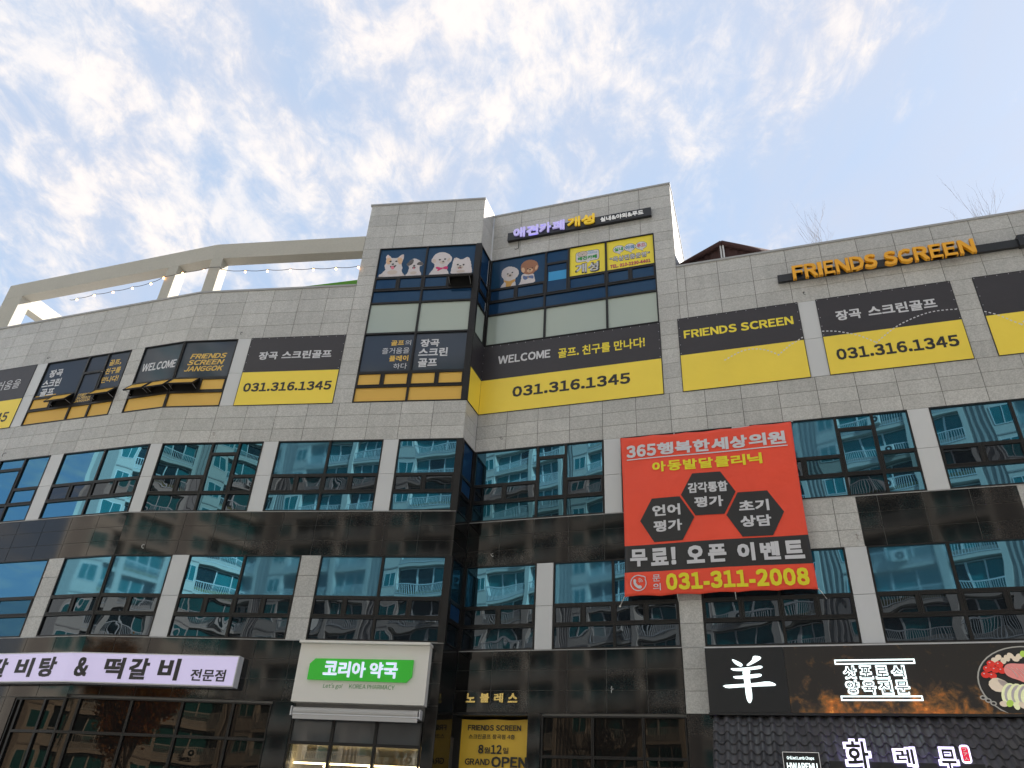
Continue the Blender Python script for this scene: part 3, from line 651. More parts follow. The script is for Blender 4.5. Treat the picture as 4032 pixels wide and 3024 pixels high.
dog(w6, 'B', [('poodle_body', 'fur_white'), ('poodle_head', 'fur_brown'), ('poodle_tie', 'denim')],
    [(1.33, 19.95, .07, .13, 'fur_tan', .2), (1.85, 19.97, .05, .11, 'fur_tan', -.2), (1.60, 19.88, .12, .10, 'fur_tan'), (1.51, 19.97, .024, .02, 'eye_dark'), (1.69, 19.98, .024, .02, 'eye_dark'), (1.60, 19.915, .032, .024, 'eye_dark'), (1.60, 19.84, .05, .008, 'eye_dark'), (1.54, 19.56, .03, .025, 'bib')])
# yellow cafe posters on the tower glass
def rect(b, s0, z0, s1, z1, y, m, r=0):
    if r:
        p = []
        for cx, cz, a0 in ((s1-r, z1-r, 0), (s0+r, z1-r, 90), (s0+r, z0+r, 180), (s1-r, z0+r, 270)):
            p += [(cx+r*cos(rad(a0+t)), cz+r*sin(rad(a0+t))) for t in (0, 30, 60, 90)]
        b.poly(p, y, m)
    else: b.poly([(s0, z0), (s1, z0), (s1, z1), (s0, z1)], y, m)
fB, fA, fD = FR['B'], FR['A'], FR['D']
b = MB(); rect(b, 3.14, 19.23, 4.465, 20.60, .031, 'print_yellow'); rect(b, 3.36, 19.86, 4.25, 20.36, .029, 'print_black', .1); rect(b, 3.375, 19.875, 4.235, 20.345, .028, 'print_white', .09)
b.poly([(3.74, 19.88), (3.92, 19.88), (3.82, 19.79)], .0275, 'print_white')
b.ell(3.62, 20.24, .19, .14, .027, 'print_black', 18); b.ell(3.62, 20.24, .178, .128, .026, 'fur_cream', 18)
for x, z_, r in ((3.56, 20.26, .012), (3.68, 20.26, .012), (3.62, 20.22, .018)): b.ell(x, z_, r, r, .025, 'print_black', 8)
po = b.build('poster', fB, w6)
lettering('DOG', fB, (3.84, 20.29, 4.03, 20.36), -.024, 'print_blue', w6, bold=.02)
lettering('CASTLE', fB, (3.84, 20.19, 4.17, 20.26), -.024, 'print_blue', w6, bold=.02)
lettering('애견카페', fB, (3.44, 19.94, 4.16, 20.12), -.025, 'print_black', w6, bold=.03)
lettering('애견카페', fB, (3.46, 19.955, 4.14, 20.105), -.023, 'print_green', w6, bold=.022)
lettering('개성', fB, (3.34, 19.30, 4.26, 19.80), -.027, 'print_black', w6, bold=.05)
lettering('개성', fB, (3.38, 19.34, 4.22, 19.77), -.024, 'print_white', w6, bold=.03)
b = MB(); rect(b, 4.535, 19.23, 6.225, 20.60, .031, 'print_yellow')
for x in (4.97, 5.38, 5.79):
    for q, m, y in ((.0, 'print_black', .029), (.012, 'print_white', .028)):
        b.ell(x, 20.18, .215-q, .185-q, y, m, 18); b.poly([(x-.08, 20.03), (x+.06, 20.02), (x+.05, 19.90+q*2)], y-.0004, m)
b.build('poster', fB, w6)
for t, x, m in (('실내', 4.97, 'print_green'), ('야외', 5.38, 'print_blue'), ('푸드', 5.79, 'print_pink')):
    lettering(t, fB, (x-.16, 20.09, x+.16, 20.27), -.026, 'print_black', w6, bold=.03)
    lettering(t, fB, (x-.148, 20.102, x+.148, 20.258), -.024, m, w6, bold=.02)
lettering('“옥상전층운영”', fB, (4.63, 19.60, 6.09, 19.87), -.028, 'print_black', w6, bold=.06)
lettering('“옥상전층운영”', fB, (4.645, 19.615, 6.075, 19.855), -.025, 'print_white', w6, bold=.03)
lettering('TEL. 010-2230-4401', fB, (4.645, 19.33, 6.09, 19.49), -.028, 'print_black', w6, bold=.06)
lettering('TEL. 010-2230-4401', fB, (4.655, 19.34, 6.08, 19.48), -.025, 'print_pink', w6, bold=.028)
# blue patch painted for the pale desk and lit spots behind fifth floor glass
b = MB(); rect(b, 2.34, 19.20, 3.02, 19.62, .011, 'print_blue'); b.build('window_film', fB, w6)
# words on the fourth floor film
AM, WH = 'print_amber', 'print_white'
for t, s0, z0, s1, z1 in (('장곡', -3.72, 15.93, -3.07, 16.28), ('스크린', -3.86, 15.48, -2.98, 15.84), ('골프', -3.78, 15.07, -3.12, 15.42)): lettering(t, fD, (s0, z0, s1, z1), -.033, WH, w1, bold=.03)
for t, s0, z0, s1, z1 in (('골프,', -.86, 16.05, -.30, 16.32), ('친구를', -.90, 15.68, -.20, 15.95), ('만나다!', -.93, 15.30, -.16, 15.57)): lettering(t, fD, (s0, z0, s1, z1), -.033, AM, w1, bold=.022)
for i, t in enumerate(('FRIENDS', 'SCREEN', 'JANGGOK')): lettering(t, fD, (-1.84+(.05, .03, 0)[i], 14.83-.13*i, -1.09+(0, -.03, 0)[i], 14.94-.13*i), -.010, AM, w1, bold=.02, shear=.25)
b = MB(); rect(b, -3.94, 15.045, -2.95, 15.12, .033, 'amber'); b.build('window_film', fD, w1)
lettering('WELCOME', fD, (.83, 15.55, 2.32, 15.90), -.033, WH, w2, bold=.030)
for i, t in enumerate(('FRIENDS', 'SCREEN', 'JANGGOK')): lettering(t, fA, (.30+(.08, .04, 0)[i], 15.86-.27*i, 1.72+(.06, .03, .06)[i], 16.08-.27*i), -.033, AM, w3, bold=.032, shear=.22)
for t, m, s0, z0, s1, z1, bo in (('골프', AM, 7.86, 16.13, 8.33, 16.35, .03), ('의', WH, 8.37, 16.13, 8.58, 16.35, .0), ('즐거움을', WH, 7.58, 15.79, 8.56, 16.04, .0), ('플레이', AM, 7.88, 15.47, 8.56, 15.71, .03), ('하다', WH, 8.07, 15.15, 8.55, 15.38, .0)): lettering(t, fA, (s0, z0, s1, z1), -.033, m, w4, bold=bo)
for t, s0, z0, s1, z1 in (('장곡', 8.93, 16.03, 9.60, 16.36), ('스크린', 8.90, 15.63, 9.93, 15.98), ('골프', 8.93, 15.20, 9.60, 15.55)): lettering(t, fA, (s0, z0, s1, z1), -.033, WH, w4, bold=.03)

# ------------------------------------------------------------------ ground floor openings
window('D', (.62, DB, GZ, 4.37), [(.66, .86, GZ, 4.36, 'dark_flat'), (.86, 1.75, 3.5, 4.36, 'dark_flat'), (1.75, DB, 3.5, 4.36, 'dark_flat'), (.86, 1.75, 2.4, 3.5, 'dark_flat'), (1.75, DB, 2.4, 3.5, 'dark_flat'), (.86, DB, GZ, 2.4, 'dark_flat')])
cs = [0, .45, 2.05, 3.57, 5.06, 6.16]
window('A', (0, 6.16, GZ, 4.44), [(a+.002, c-.002, d, e, 'dark_flat') for a, c in zip(cs, cs[1:]) for d, e in ((3.5, 4.40), (2.4, 3.5), (GZ, 2.4))])
cs = [2.54, 3.9, 5.21, 6.29]
window('B', (2.54, 6.29, GZ, 4.44), [(a+.002, c-.002, d, e, 'dark_flat') for a, c in zip(cs, cs[1:]) for d, e in ((3.43, 4.40), (2.4, 3.43), (GZ, 2.4))])
b = MB(); b.box((.0, .05, 4.41), (2.14, .95, 4.47), 'sign_black'); b.build('entrance_ceiling', fB, bld)
window('B', (6.96, BE, GZ, 4.4), [(6.96+2*i, 8.96+2*i, 0.5, 4.3, 'dark_flat') for i in range(9)])
# pharmacy shopfront with a lit room behind real glass
clear = bpy.data.materials.new('clear_glass'); clear.use_nodes = True; M['clear_glass'] = clear
n_ = clear.node_tree.nodes; l_ = clear.node_tree.links; n_.clear()
o_ = n_.new('ShaderNodeOutputMaterial'); t_ = n_.new('ShaderNodeBsdfTransparent'); g_ = n_.new('ShaderNodeBsdfGlossy'); g_.inputs[1].default_value = 0
x_ = n_.new('ShaderNodeMixShader'); lw = n_.new('ShaderNodeFresnel'); lw.inputs[0].default_value = 1.5; t_.inputs[0].default_value = (.75, .78, .74, 1)
ml = n_.new('ShaderNodeMath'); ml.operation = 'MULTIPLY'; ml.inputs[1].default_value = 2.2; l_.new(lw.outputs[0], ml.inputs[0])
l_.new(ml.outputs[0], x_.inputs[0]); l_.new(t_.outputs[0], x_.inputs[1]); l_.new(g_.outputs[0], x_.inputs[2]); l_.new(x_.outputs[0], o_.inputs[0])
cs = [6.82, 7.98, 9.17, 10.40]
window('A', (6.82, 10.40, GZ, 4.1), [(a+.002, c-.002, d, e, g) for a, c in zip(cs, cs[1:]) for d, e, g in ((3.47, 4.08, 'blind'), (2.3, 3.47, 'clear_glass'), (GZ, 2.3, 'clear_glass'))])
b = MB()
b.box((6.8, 3.4, GZ), (10.42, 3.5, 4.1), 'room_wall'); b.box((6.70, .13, GZ), (6.8, 3.5, 4.1), 'room_wall'); b.box((10.42, .13, GZ), (10.52, 3.5, 4.1), 'room_wall')
b.box((6.8, .13, 3.50), (10.42, 3.4, 3.6), 'room_wall'); b.build('shop_room', fA, bld)
b = MB(); b.box((6.84, .55, 3.02), (10.38, .62, 3.06), 'lamp_strip'); b.build('light_strip', fA, bld)
for x in (7.6, 8.85, 10.0):
    b = MB(); b.ell(x, 3.0, .07, .03, .9, 'lamp_strip', 10, th=.05); b.build('ceiling_lamp', fA, bld)

# ------------------------------------------------------------------ roof pergola of painted concrete
per = MB()
ZB0, ZB1, PD = 20.60, 21.345, .47
per.box((-8.36, 0, ZB0), (DB, PD, ZB1), 'render_paint')
pg = per.build('pergola_beam', fD, bld)
per = MB(); per.box((.0, .002, ZB0+.001), (6.155, PD-.01, ZB1-.001), 'render_paint'); per.build('pergola_beam', fA, pg)
for s0, s1 in ((-8.36, -7.34), (.33, .82)):
    q = MB(); q.box((s0, .003, ZP+.045), (s1, PD-.002, ZB0-.001), 'render_paint'); q.build('pergola_pillar', fD, pg)
q = MB(); q.box((2.40, .003, ZP+.045), (DB+.01, PD-.002, ZB0-.001), 'render_paint'); q.box((DB+.012, .003, ZP+.045), (DB+.36, PD-.002, ZB0-.001), 'render_paint') if False else None
q.build('pergola_pillar', fD, pg)
q = MB(); q.box((.012, .003, ZP+.045), (.42, PD-.012, ZB0-.001), 'render_paint'); q.build('pergola_pillar', fA, pg)
q = MB(); q.box((-8.36, PD+.002, ZB0), (-7.90, 6.5, ZB1-.002), 'render_paint'); q.box((-8.36, 5.6, 17.9), (-7.90, 6.5, ZB0-.002), 'render_paint'); q.build('pergola_beam', fD, pg)
q = MB(); q.box((SD0, .3, 17.9), (SD0+.25, 6.5, 19.6), 'core'); q.build('parapet', fD, bld)
# cable stubs on the wall
def stub(w, s, z_, m='cable', hang=.16):
    pts = [(s, .03, z_), (s, -.03, z_), (s+.02, -.07, z_-.02)]
    a = random.uniform(0, 6)
    for k in range(6): pts.append((s+.04*cos(a+k*1.1)+.01*k, -.07-.01*k, z_-.03-hang*.16*k+.03*sin(a+k*1.1)))
    b = MB(); b.tube(pts, .009, m, 4); b.build('cable_stub', FR[w], bld)
for w, s, z_, m in (('D', -4.04, 16.9, 'cable'), ('A', 2.15, 16.93, 'cable'), ('D', -4.12, 12.72, 'cable'), ('A', 2.22, 12.77, 'twig'), ('A', .93, 8.86, 'rope'), ('B', .91, 12.88, 'cable'), ('B', .86, 8.92, 'rope'), ('B', 10.86, 17.0, 'cable'), ('B', 10.98, 12.87, 'rope'), ('B', 11.01, 8.88, 'twig'), ('B', 4.42, 5.12, 'rope')):
    stub(w, s, z_, m)
b = MB(); b.tube([(1.10, -.02, 21.45), (1.11, -.02, 21.15), (1.10, -.02, 21.05), (1.0, -.02, 21.02), (.96, -.03, 21.04)], .012, 'cable', 4); b.build('cable_stub', fB, bld)

# ------------------------------------------------------------------ vinyl banners on the fourth floor
BANG = 'two tone vinyl banners over the fourth floor windows'
def dash(b, pts, y, m='print_white', step=.115, ln=.062, wd=.034):
    d = 0.0
    for p, q in zip(pts, pts[1:]):
        v = Vector((q[0]-p[0], q[1]-p[1])); n = v.length; v.normalize(); t = d
        while t < n:
            c = Vector(p)+v*t; u = Vector((-v.y, v.x))*wd/2; e = v*ln/2
            b.poly([tuple(c-e-u), tuple(c+e-u), tuple(c+e+u), tuple(c-e+u)], y, m); t += step
        d = t-n
def curve(pts):
    out_ = []
    for i in range(len(pts)-1):
        p0 = Vector(pts[max(i-1, 0)]); p1 = Vector(pts[i]); p2 = Vector(pts[i+1]); p3 = Vector(pts[min(i+2, len(pts)-1)])
        for k in range(6):
            t = k/6; out_.append(tuple(.5*((2*p1)+(p2-p0)*t+(2*p0-5*p1+4*p2-p3)*t*t+(3*p1-p0-3*p2+p3)*t**3)))
    return out_+[tuple(pts[-1])]
def banner(w, s0, s1, label, split=15.18, z0=Z5, z1=Z6-.01, lines=(), words=(), ties=True):
    fr = FR[w]; t = tag(empty('vinyl_banner', fr @ T((s0+s1)/2, 0, z0)), label, 'banner', BANG)
    b = MB(); b.box((s0, -.022, split), (s1, .03, z1), 'vinyl_black'); b.build('black_sheet', fr, t)
    b = MB(); b.box((s0, -.022, z0), (s1, .03, split), 'vinyl_yellow'); b.build('yellow_sheet', fr, t)
    b = MB(); ring(b, s0-.012, s1+.012, z0-.012, z1+.012, .0135, -.03, .03, 'sign_black'); b.build('edge_trim', fr, t)
    if lines:
        b = MB()
        for ln in lines: dash(b, ln, -.025)
        b.build('dotted_line', fr, t)['kind'] = 'stuff'
    for wd in words: lettering(wd[0], fr, wd[2], .026, wd[1], t, bold=wd[3] if len(wd) > 3 else .02)
    if ties:
        b = MB(); k = max(1, round((s1-s0)/.32))
        for i in range(k+1): b.ell(s0+.03+(s1-s0-.06)*i/k, z1-.03, .012, .012, -.024, 'print_white', 6)
        for i in range(1, 5):
            for x in (s0+.03, s1-.03): b.ell(x, z1-.03-(z1-split)*i/4.3, .012, .012, -.024, 'print_white', 6)
        b.build('eyelets', fr, t)['kind'] = 'stuff'
    return t
PH = '031.316.1345'
banner('D', SD0+.02, -4.54, 'grey and yellow banner with white slogan cut off at the left picture edge', split=15.10,
       words=[('즐거움을', WH, (-6.62, 15.62, -5.0, 16.05), .0), ('하다', WH, (-7.0, 15.1, -6.02, 15.45), .0), (PH, 'print_black', (-8.2, 14.12, -4.87, 14.55), .025)], ties=False)
banner('A', 2.61, 6.155, 'black and yellow banner right of the open-vent window on the left wing', 15.17,
       words=[('장곡', WH, (3.06, 15.68, 3.77, 16.02), .03), ('스크린골프', WH, (3.93, 15.68, 5.77, 16.02), .03), (PH, 'print_black', (2.80, 14.36, 6.00, 14.72), .034)])
bt = banner('B', .0, 6.255, 'widest black and yellow banner with white WELCOME beneath the frosted tower windows', 15.17, z1=16.60,
       words=[('WELCOME', WH, (.60, 15.78, 2.50, 16.12), .030), ('골프. 친구를 만나다!', 'print_yellow', (2.78, 15.70, 5.75, 16.10), .022), (PH, 'print_black', (1.20, 14.36, 5.22, 14.78), .034)])
banner('R', .03, RE-.02, 'narrow folded banner strip on the return wall beside the black corner post', 15.17, z1=16.60, ties=False)
ball = [(8.24, 14.81), (8.51, 14.95), (8.82, 15.07), (9.15, 15.08), (9.47, 14.99), (9.68, 14.86), (9.83, 14.75)]
up = [(9.83, 14.75), (10.01, 14.9), (10.21, 15.06), (10.4, 15.16), (10.59, 15.28)]
banner('B', 6.87, 10.625, 'banner with yellow capital letters on black between stone and pale pillars', 15.185, lines=[curve(ball), curve(up)],
       words=[('FRIENDS SCREEN', 'print_yellow', (7.03, 15.82, 10.42, 16.14), .034)])
l1 = [(11.22, 15.41), (11.43, 15.38), (11.63, 15.33), (11.86, 15.24), (12.08, 15.14), (12.29, 15.01), (12.61, 14.76)]
l2 = [(12.61, 14.76), (12.79, 14.91), (13.02, 15.09), (13.18, 15.2), (13.4, 15.32), (13.66, 15.43), (13.91, 15.52), (14.19, 15.59), (14.45, 15.61), (14.71, 15.6), (14.94, 15.58)]
banner('B', 11.18, 14.975, 'banner with white Korean words and arcing dotted line right of white panel', 15.2, lines=[curve(l1), curve(l2)],
       words=[('장곡', WH, (11.66, 15.72, 12.38, 16.10), .03), ('스크린골프', WH, (12.58, 15.72, 14.47, 16.10), .03), (PH, 'print_black', (11.45, 14.30, 14.74, 14.70), .034)])
l3 = [(15.63, 15.36), (15.84, 15.24), (16.02, 15.10), (16.19, 14.94), (16.40, 14.77)]
banner('B', 15.60, 19.6, 'partly visible black and yellow banner at the right picture edge', 15.21, lines=[curve(l3), curve([(16.4, 14.77), (16.6, 15.0), (17.0, 15.3), (17.6, 15.55)])])

# ------------------------------------------------------------------ wall signs
def wallsign(name, label, w, s, z_, o=0): return tag(empty(name, FR[w] @ T(s, -o, z_)), label, 'sign')
t = wallsign('wall_sign', 'lilac and gold cafe sign on black bar above the tower windows', 'B', 3.46, 21.6)
b = MB(); b.box((.68, -.15, 21.41), (6.24, -.02, 21.80), 'sign_black'); b.build('sign_bar', fB, t)
for x in (1.2, 3.4, 5.6):
    b = MB(); b.box((x, -.02, 21.5), (x+.06, .0, 21.7), 'sign_black'); b.build('bracket', fB, t)
for ch, s0, s1 in (('애', .93, 1.40), ('견', 1.46, 1.94), ('카', 1.98, 2.44), ('페', 2.50, 2.97)): lettering(ch, fB, (s0, 21.44, s1, 21.93), .17, 'letter_lilac', t, depth=.06, bold=.03)
for ch, s0, s1 in (('개', 3.09, 3.58), ('성', 3.63, 4.14)): lettering(ch, fB, (s0, 21.47, s1, 21.95), .17, 'letter_gold', t, depth=.06, bold=.028)
lettering('실내&야외&푸드', fB, (4.35, 21.50, 5.96, 21.73), .152, 'letter_white', t, depth=.02, bold=.03)
t = wallsign('wall_sign', 'large orange capital letters on black bar below the right parapet', 'B', 13.3, 17.6)
b = MB(); b.box((10.17, -.15, 17.46), (17.05, -.05, 17.74), 'sign_black'); b.build('sign_bar', fB, t)
b = MB(); b.box((17.03, -.22, 17.44), (20.2, -.03, 17.84), 'sign_black'); b.build('sign_box', fB, t)
for x in (10.5, 13.2, 16.2):
    b = MB(); b.box((x, -.05, 17.55), (x+.06, .0, 17.65), 'sign_black'); b.build('bracket', fB, t)
FS = 'FRIENDS SCREEN'
xs = [10.63, 11.00, 11.40, 11.58, 11.93, 12.36, 12.77, 13.34, 13.74, 14.19, 14.63, 15.02, 15.43]
w_ = [.35, .38, .13, .31, .40, .40, .36, .37, .39, .40, .34, .35, .44]
for ch, x, ww in zip('FRIENDSSCREEN', xs, w_): lettering(ch, fB, (x, 17.40, x+ww, 17.93), .17, 'letter_orange', t, depth=.11, bold=.032, name='letter')
lettering('장곡점', fB, (17.2, 17.54, 18.1, 17.76), .225, 'letter_white', t, depth=.02, bold=.02)
# gold building name
t = wallsign('building_name', 'spaced gold metal Korean letters on black stone above the entrance', 'B', 1.1, 4.7)
for ch, s0, s1 in (('노', .36, .63), ('블', .77, 1.04), ('레', 1.18, 1.44), ('스', 1.58, 1.85)): lettering(ch, fB, (s0, 4.72, s1, 4.96), .012, 'brass', t, depth=.03, bold=.035, name='letter')
# pharmacy fascia
t = wallsign('pharmacy_sign', 'cream pharmacy fascia with white letters on a green plate', 'A', 8.6, 4.43)
b = MB(); b.box((6.80, -.30, 4.43), (10.46, -.0, 5.93), 'sign_cream'); b.build('fascia_box', fA, t)
b = MB(); b.box((6.78, -.42, 5.935), (10.48, -.0, 6.0), 'sign_cream'); b.box((10.40, -.40, 4.43), (10.462, -.302, 5.93), 'sign_cream') if False else None; b.build('hood', fA, t)
b = MB(); b.poly([(7.17, 4.985), (9.92, 4.97), (10.06, 5.12), (10.06, 5.545), (7.31, 5.53), (7.17, 5.39)], -.36, 'sign_green', th=.06); b.build('green_plate', fA, t)
for ch, s0, s1 in (('코', 7.60, 7.98), ('리', 8.02, 8.34), ('아', 8.40, 8.77), ('약', 8.89, 9.25), ('국', 9.28, 9.66)): lettering(ch, fA, (s0, 5.06 if ch != '코' else 5.11, s1, 5.46), .362, 'letter_pharmacy', t, depth=.05, bold=.022, name='letter')
lettering("Let's go!", fA, (7.63, 4.76, 8.17, 4.91), .302, 'text_green', t, bold=.008, shear=.15)
lettering('KOREA PHARMACY', fA, (8.36, 4.79, 9.61, 4.90), .302, 'text_green', t, bold=.008)
# rolled awning
t = tag(empty('rolled_awning', fA @ T(8.6, 0, 4.1)), 'rolled up grey shop awning under the cream pharmacy fascia', 'awning')
b = MB(); b.tube([(6.88, -.16, 4.22), (10.30, -.16, 4.22)], .10, 'awning_grey', 14); b.build('fabric_roll', fA, t, smooth=False)
b = MB(); b.box((6.90, -.24, 4.02), (10.30, -.20, 4.13), 'awning_grey'); b.build('valance', fA, t)
b = MB(); b.tube([(6.86, -.23, 4.135), (10.34, -.23, 4.135)], .022, 'sign_edge', 8); b.build('front_bar', fA, t)
for x in (6.82, 10.34):
    b = MB(); b.box((x, -.26, 4.1), (x+.03, 0, 4.33), 'sign_edge'); b.build('bracket', fA, t)
# restaurant light box, folded round the bend
t = wallsign('restaurant_lightbox', 'long lilac light box with dark Korean letters over the left restaurant', 'A', 0, 4.7)
b = MB(); b.box((.055, -.30, 4.74), (5.07, -.02, 5.56), 'sign_edge'); b.box((.055, -.303, 4.77), (5.04, -.3005, 5.53), 'lightbox'); b.build('box_right', fA, t)
b = MB(); b.box((SD0, -.30, 4.74), (DB-.02, -.02, 5.56), 'sign_edge'); b.box((SD0, -.303, 4.77), (DB-.02, -.3005, 5.53), 'lightbox'); b.build('box_left', fD, t)
b = MB(); i = b.mi('lightbox')
pa = [Vector(wp('D', DB-.02, -.303)), Vector(wp('A', .055, -.303))]; pb = [Vector(wp('D', DB-.02, -.03)), Vector(wp('A', .055, -.03))]
k = 0
for z0_, z1_, m in ((4.77, 5.53, 'lightbox'), (4.74, 4.77, 'sign_edge'), (5.53, 5.56, 'sign_edge')):
    j = len(b.v); b.v += [(*pa[0], z0_), (*pa[1], z0_), (*pa[1], z1_), (*pa[0], z1_)]; b.f.append((j, j+1, j+2, j+3)); b.m.append(b.mi(m))
j = len(b.v); b.v += [(*pa[0], 4.74), (*pa[1], 4.74), (*pb[1], 4.74), (*pb[0], 4.74), (*pa[0], 5.56), (*pa[1], 5.56), (*pb[1], 5.56), (*pb[0], 5.56)]
b.f += [(j, j+3, j+2, j+1), (j+4, j+5, j+6, j+7)]; b.m += [b.mi('sign_edge')]*2
b.build('box_bend', I4, t)
for ch, s0, s1, z0_, z1_ in (('갈', -.42, .20, 4.88, 5.41), ('비', .55, 1.18, 4.88, 5.41), ('탕', 1.42, 2.03, 4.88, 5.43)): lettering(ch, fD, (s0, z0_, s1, z1_), .306, 'print_black', t, depth=.008, bold=.035, name='letter')
for ch, s0, s1, z0_, z1_ in (('&', .20, .60, 4.90, 5.42), ('떡', 1.10, 1.70, 4.86, 5.43), ('갈', 1.86, 2.46, 4.86, 5.43), ('비', 2.76, 3.38, 4.86, 5.44), ('전문점', 3.76, 4.78, 4.87, 5.18)): lettering(ch, fA, (s0, z0_, s1, z1_), .306, 'print_black', t, depth=.008, bold=.035 if len(ch) == 1 else .02, name='letter')

# lamb restaurant board
t = wallsign('restaurant_board', 'long black board with glowing white character and printed food on embers', 'B', 12, 4.46)
b = MB(); b.box((6.9, -.32, 4.46), (8.80, -.02, 5.98), 'sign_black'); b.build('black_panel', fB, t)
b = MB(); b.box((8.805, -.32, 4.46), (19.0, -.02, 5.98), 'ember_print'); b.build('photo_panel', fB, t)
b = MB(); b.box((6.88, -.33, 4.40), (19.0, -.0, 4.455), 'sign_black'); b.box((6.88, -.30, 5.985), (19.0, .0, 6.01), 'sign_edge'); b.build('board_edge', fB, t)
y = -.345
b = MB()
for st in ([(7.54, 5.70), (7.62, 5.68), (7.77, 5.60), (7.80, 5.56), (7.77, 5.52), (7.70, 5.53), (7.60, 5.60)], [(8.07, 5.77), (8.22, 5.76), (8.27, 5.71), (8.12, 5.62), (7.92, 5.53), (7.88, 5.55), (8.02, 5.65), (8.05, 5.70)],
           [(7.50, 5.48), (7.62, 5.475), (8.0, 5.50), (8.22, 5.54), (8.28, 5.50), (8.20, 5.46), (7.97, 5.44), (7.92, 5.42), (7.80, 5.415), (7.58, 5.42), (7.51, 5.45)], [(7.54, 5.29), (7.78, 5.30), (8.16, 5.35), (8.24, 5.32), (8.18, 5.27), (7.94, 5.24), (7.60, 5.23), (7.55, 5.26)],
           [(7.25, 5.08), (7.60, 5.10), (8.0, 5.12), (8.36, 5.17), (8.50, 5.12), (8.54, 5.07), (8.38, 5.06), (8.0, 5.05), (7.60, 5.03), (7.36, 5.01)], [(7.77, 5.455), (7.90, 5.455), (7.97, 5.41), (7.935, 5.34), (7.94, 5.10), (7.95, 4.80), (7.90, 4.68), (7.85, 4.665), (7.80, 4.78), (7.80, 5.10)]):
    b.poly(smooth_out(st, 1), y, 'letter_lit', th=.02); y -= .002
b.build('character', fB, t)
for q, m, o in ((.052, 'letter_lit', .335), (.006, 'sign_black', .350)):
    for tx, a_ in (('삿포로식', (10.07, 5.20, 11.47, 5.51)), ('양육전문', (10.07, 4.86, 11.50, 5.18))):
        n = len(tx); wd = (a_[2]-a_[0])/n
        for i, ch in enumerate(tx):
            s0 = a_[0]+i*wd+.02; g = .035 if q < .02 else 0
            lettering(ch, fB, (s0+g, a_[1]+g, s0+wd-.04-g, a_[3]-g), o, m, t, depth=.012, bold=q, name='letter')
for s0, s1, z0_, z1_ in ((9.94, 11.70, 5.54, 5.65), (9.95, 11.70, 4.725, 4.835)):
    b = MB(); ring(b, s0, s1, z0_, z1_, .028, -.345, -.325, 'letter_lit'); b.build('outline_bar', fB, t)
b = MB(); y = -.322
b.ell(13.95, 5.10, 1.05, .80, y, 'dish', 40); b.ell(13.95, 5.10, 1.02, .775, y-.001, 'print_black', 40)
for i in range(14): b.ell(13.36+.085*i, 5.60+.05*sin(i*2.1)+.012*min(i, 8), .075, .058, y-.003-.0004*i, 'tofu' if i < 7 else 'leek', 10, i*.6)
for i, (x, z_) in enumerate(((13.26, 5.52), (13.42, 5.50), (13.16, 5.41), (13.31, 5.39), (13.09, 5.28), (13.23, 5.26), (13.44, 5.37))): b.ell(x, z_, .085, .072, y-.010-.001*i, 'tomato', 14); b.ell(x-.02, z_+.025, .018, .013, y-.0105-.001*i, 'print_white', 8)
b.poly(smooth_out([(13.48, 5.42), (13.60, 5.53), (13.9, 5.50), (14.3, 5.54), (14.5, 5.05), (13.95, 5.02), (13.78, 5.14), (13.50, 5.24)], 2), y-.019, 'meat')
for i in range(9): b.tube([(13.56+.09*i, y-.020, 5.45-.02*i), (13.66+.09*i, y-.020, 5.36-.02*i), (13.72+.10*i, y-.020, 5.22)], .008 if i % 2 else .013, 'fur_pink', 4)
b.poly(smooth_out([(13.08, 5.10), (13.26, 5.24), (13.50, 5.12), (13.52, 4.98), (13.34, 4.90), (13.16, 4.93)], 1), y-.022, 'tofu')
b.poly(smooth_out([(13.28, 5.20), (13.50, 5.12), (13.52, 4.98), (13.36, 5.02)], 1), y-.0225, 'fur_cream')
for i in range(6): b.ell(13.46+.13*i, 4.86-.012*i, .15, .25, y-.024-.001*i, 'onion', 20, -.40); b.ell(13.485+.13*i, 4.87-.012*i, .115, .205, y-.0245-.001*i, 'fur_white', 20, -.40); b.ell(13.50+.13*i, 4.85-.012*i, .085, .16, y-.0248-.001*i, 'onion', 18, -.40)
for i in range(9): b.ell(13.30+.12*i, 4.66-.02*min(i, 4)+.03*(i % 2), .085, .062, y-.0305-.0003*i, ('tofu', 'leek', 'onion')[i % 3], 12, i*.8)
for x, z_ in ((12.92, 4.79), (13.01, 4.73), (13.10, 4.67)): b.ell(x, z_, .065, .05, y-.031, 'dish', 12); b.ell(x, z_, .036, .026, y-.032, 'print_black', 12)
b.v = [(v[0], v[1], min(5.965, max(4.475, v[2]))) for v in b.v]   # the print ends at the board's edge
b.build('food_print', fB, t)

# tiled canopy roof, in front of the restaurant
t = tag(empty('tiled_canopy', fB @ T(12, 0, 2.6)), 'dark grey clay tiled canopy below the lamb restaurant board', 'canopy')
NW, RL = .26, .325
prof = [(x/10*NW, (.058*math.cos((x/10-.25)*2*pi) if x <= 5 else .058*math.cos((x/10-.25)*2*pi)*.35-.01)) for x in range(11)]
tb = MB(); i = tb.mi('roof_tile')
for layer, dz_ in ((0, 0), (1, -.016)):
    for (x, h) in prof:
        for q in (0, 1):
            tb.v.append((x, -RL*1.12*q*.70, h+dz_-RL*1.12*q*.70+.012*(1-q)*0))
nn = len(prof)
for k in range(nn-1):
    a = 2*k
    tb.f.append((a, a+1, a+3, a+2)); tb.m.append(i)
    c = 2*nn+2*k
    tb.f.append((c, c+2, c+3, c+1)); tb.m.append(i)
    tb.f.append((a+1, c+1, c+3, a+3)); tb.m.append(i)
tme = tb.mesh('roof_tile')
rows_, cols_ = 7, 40
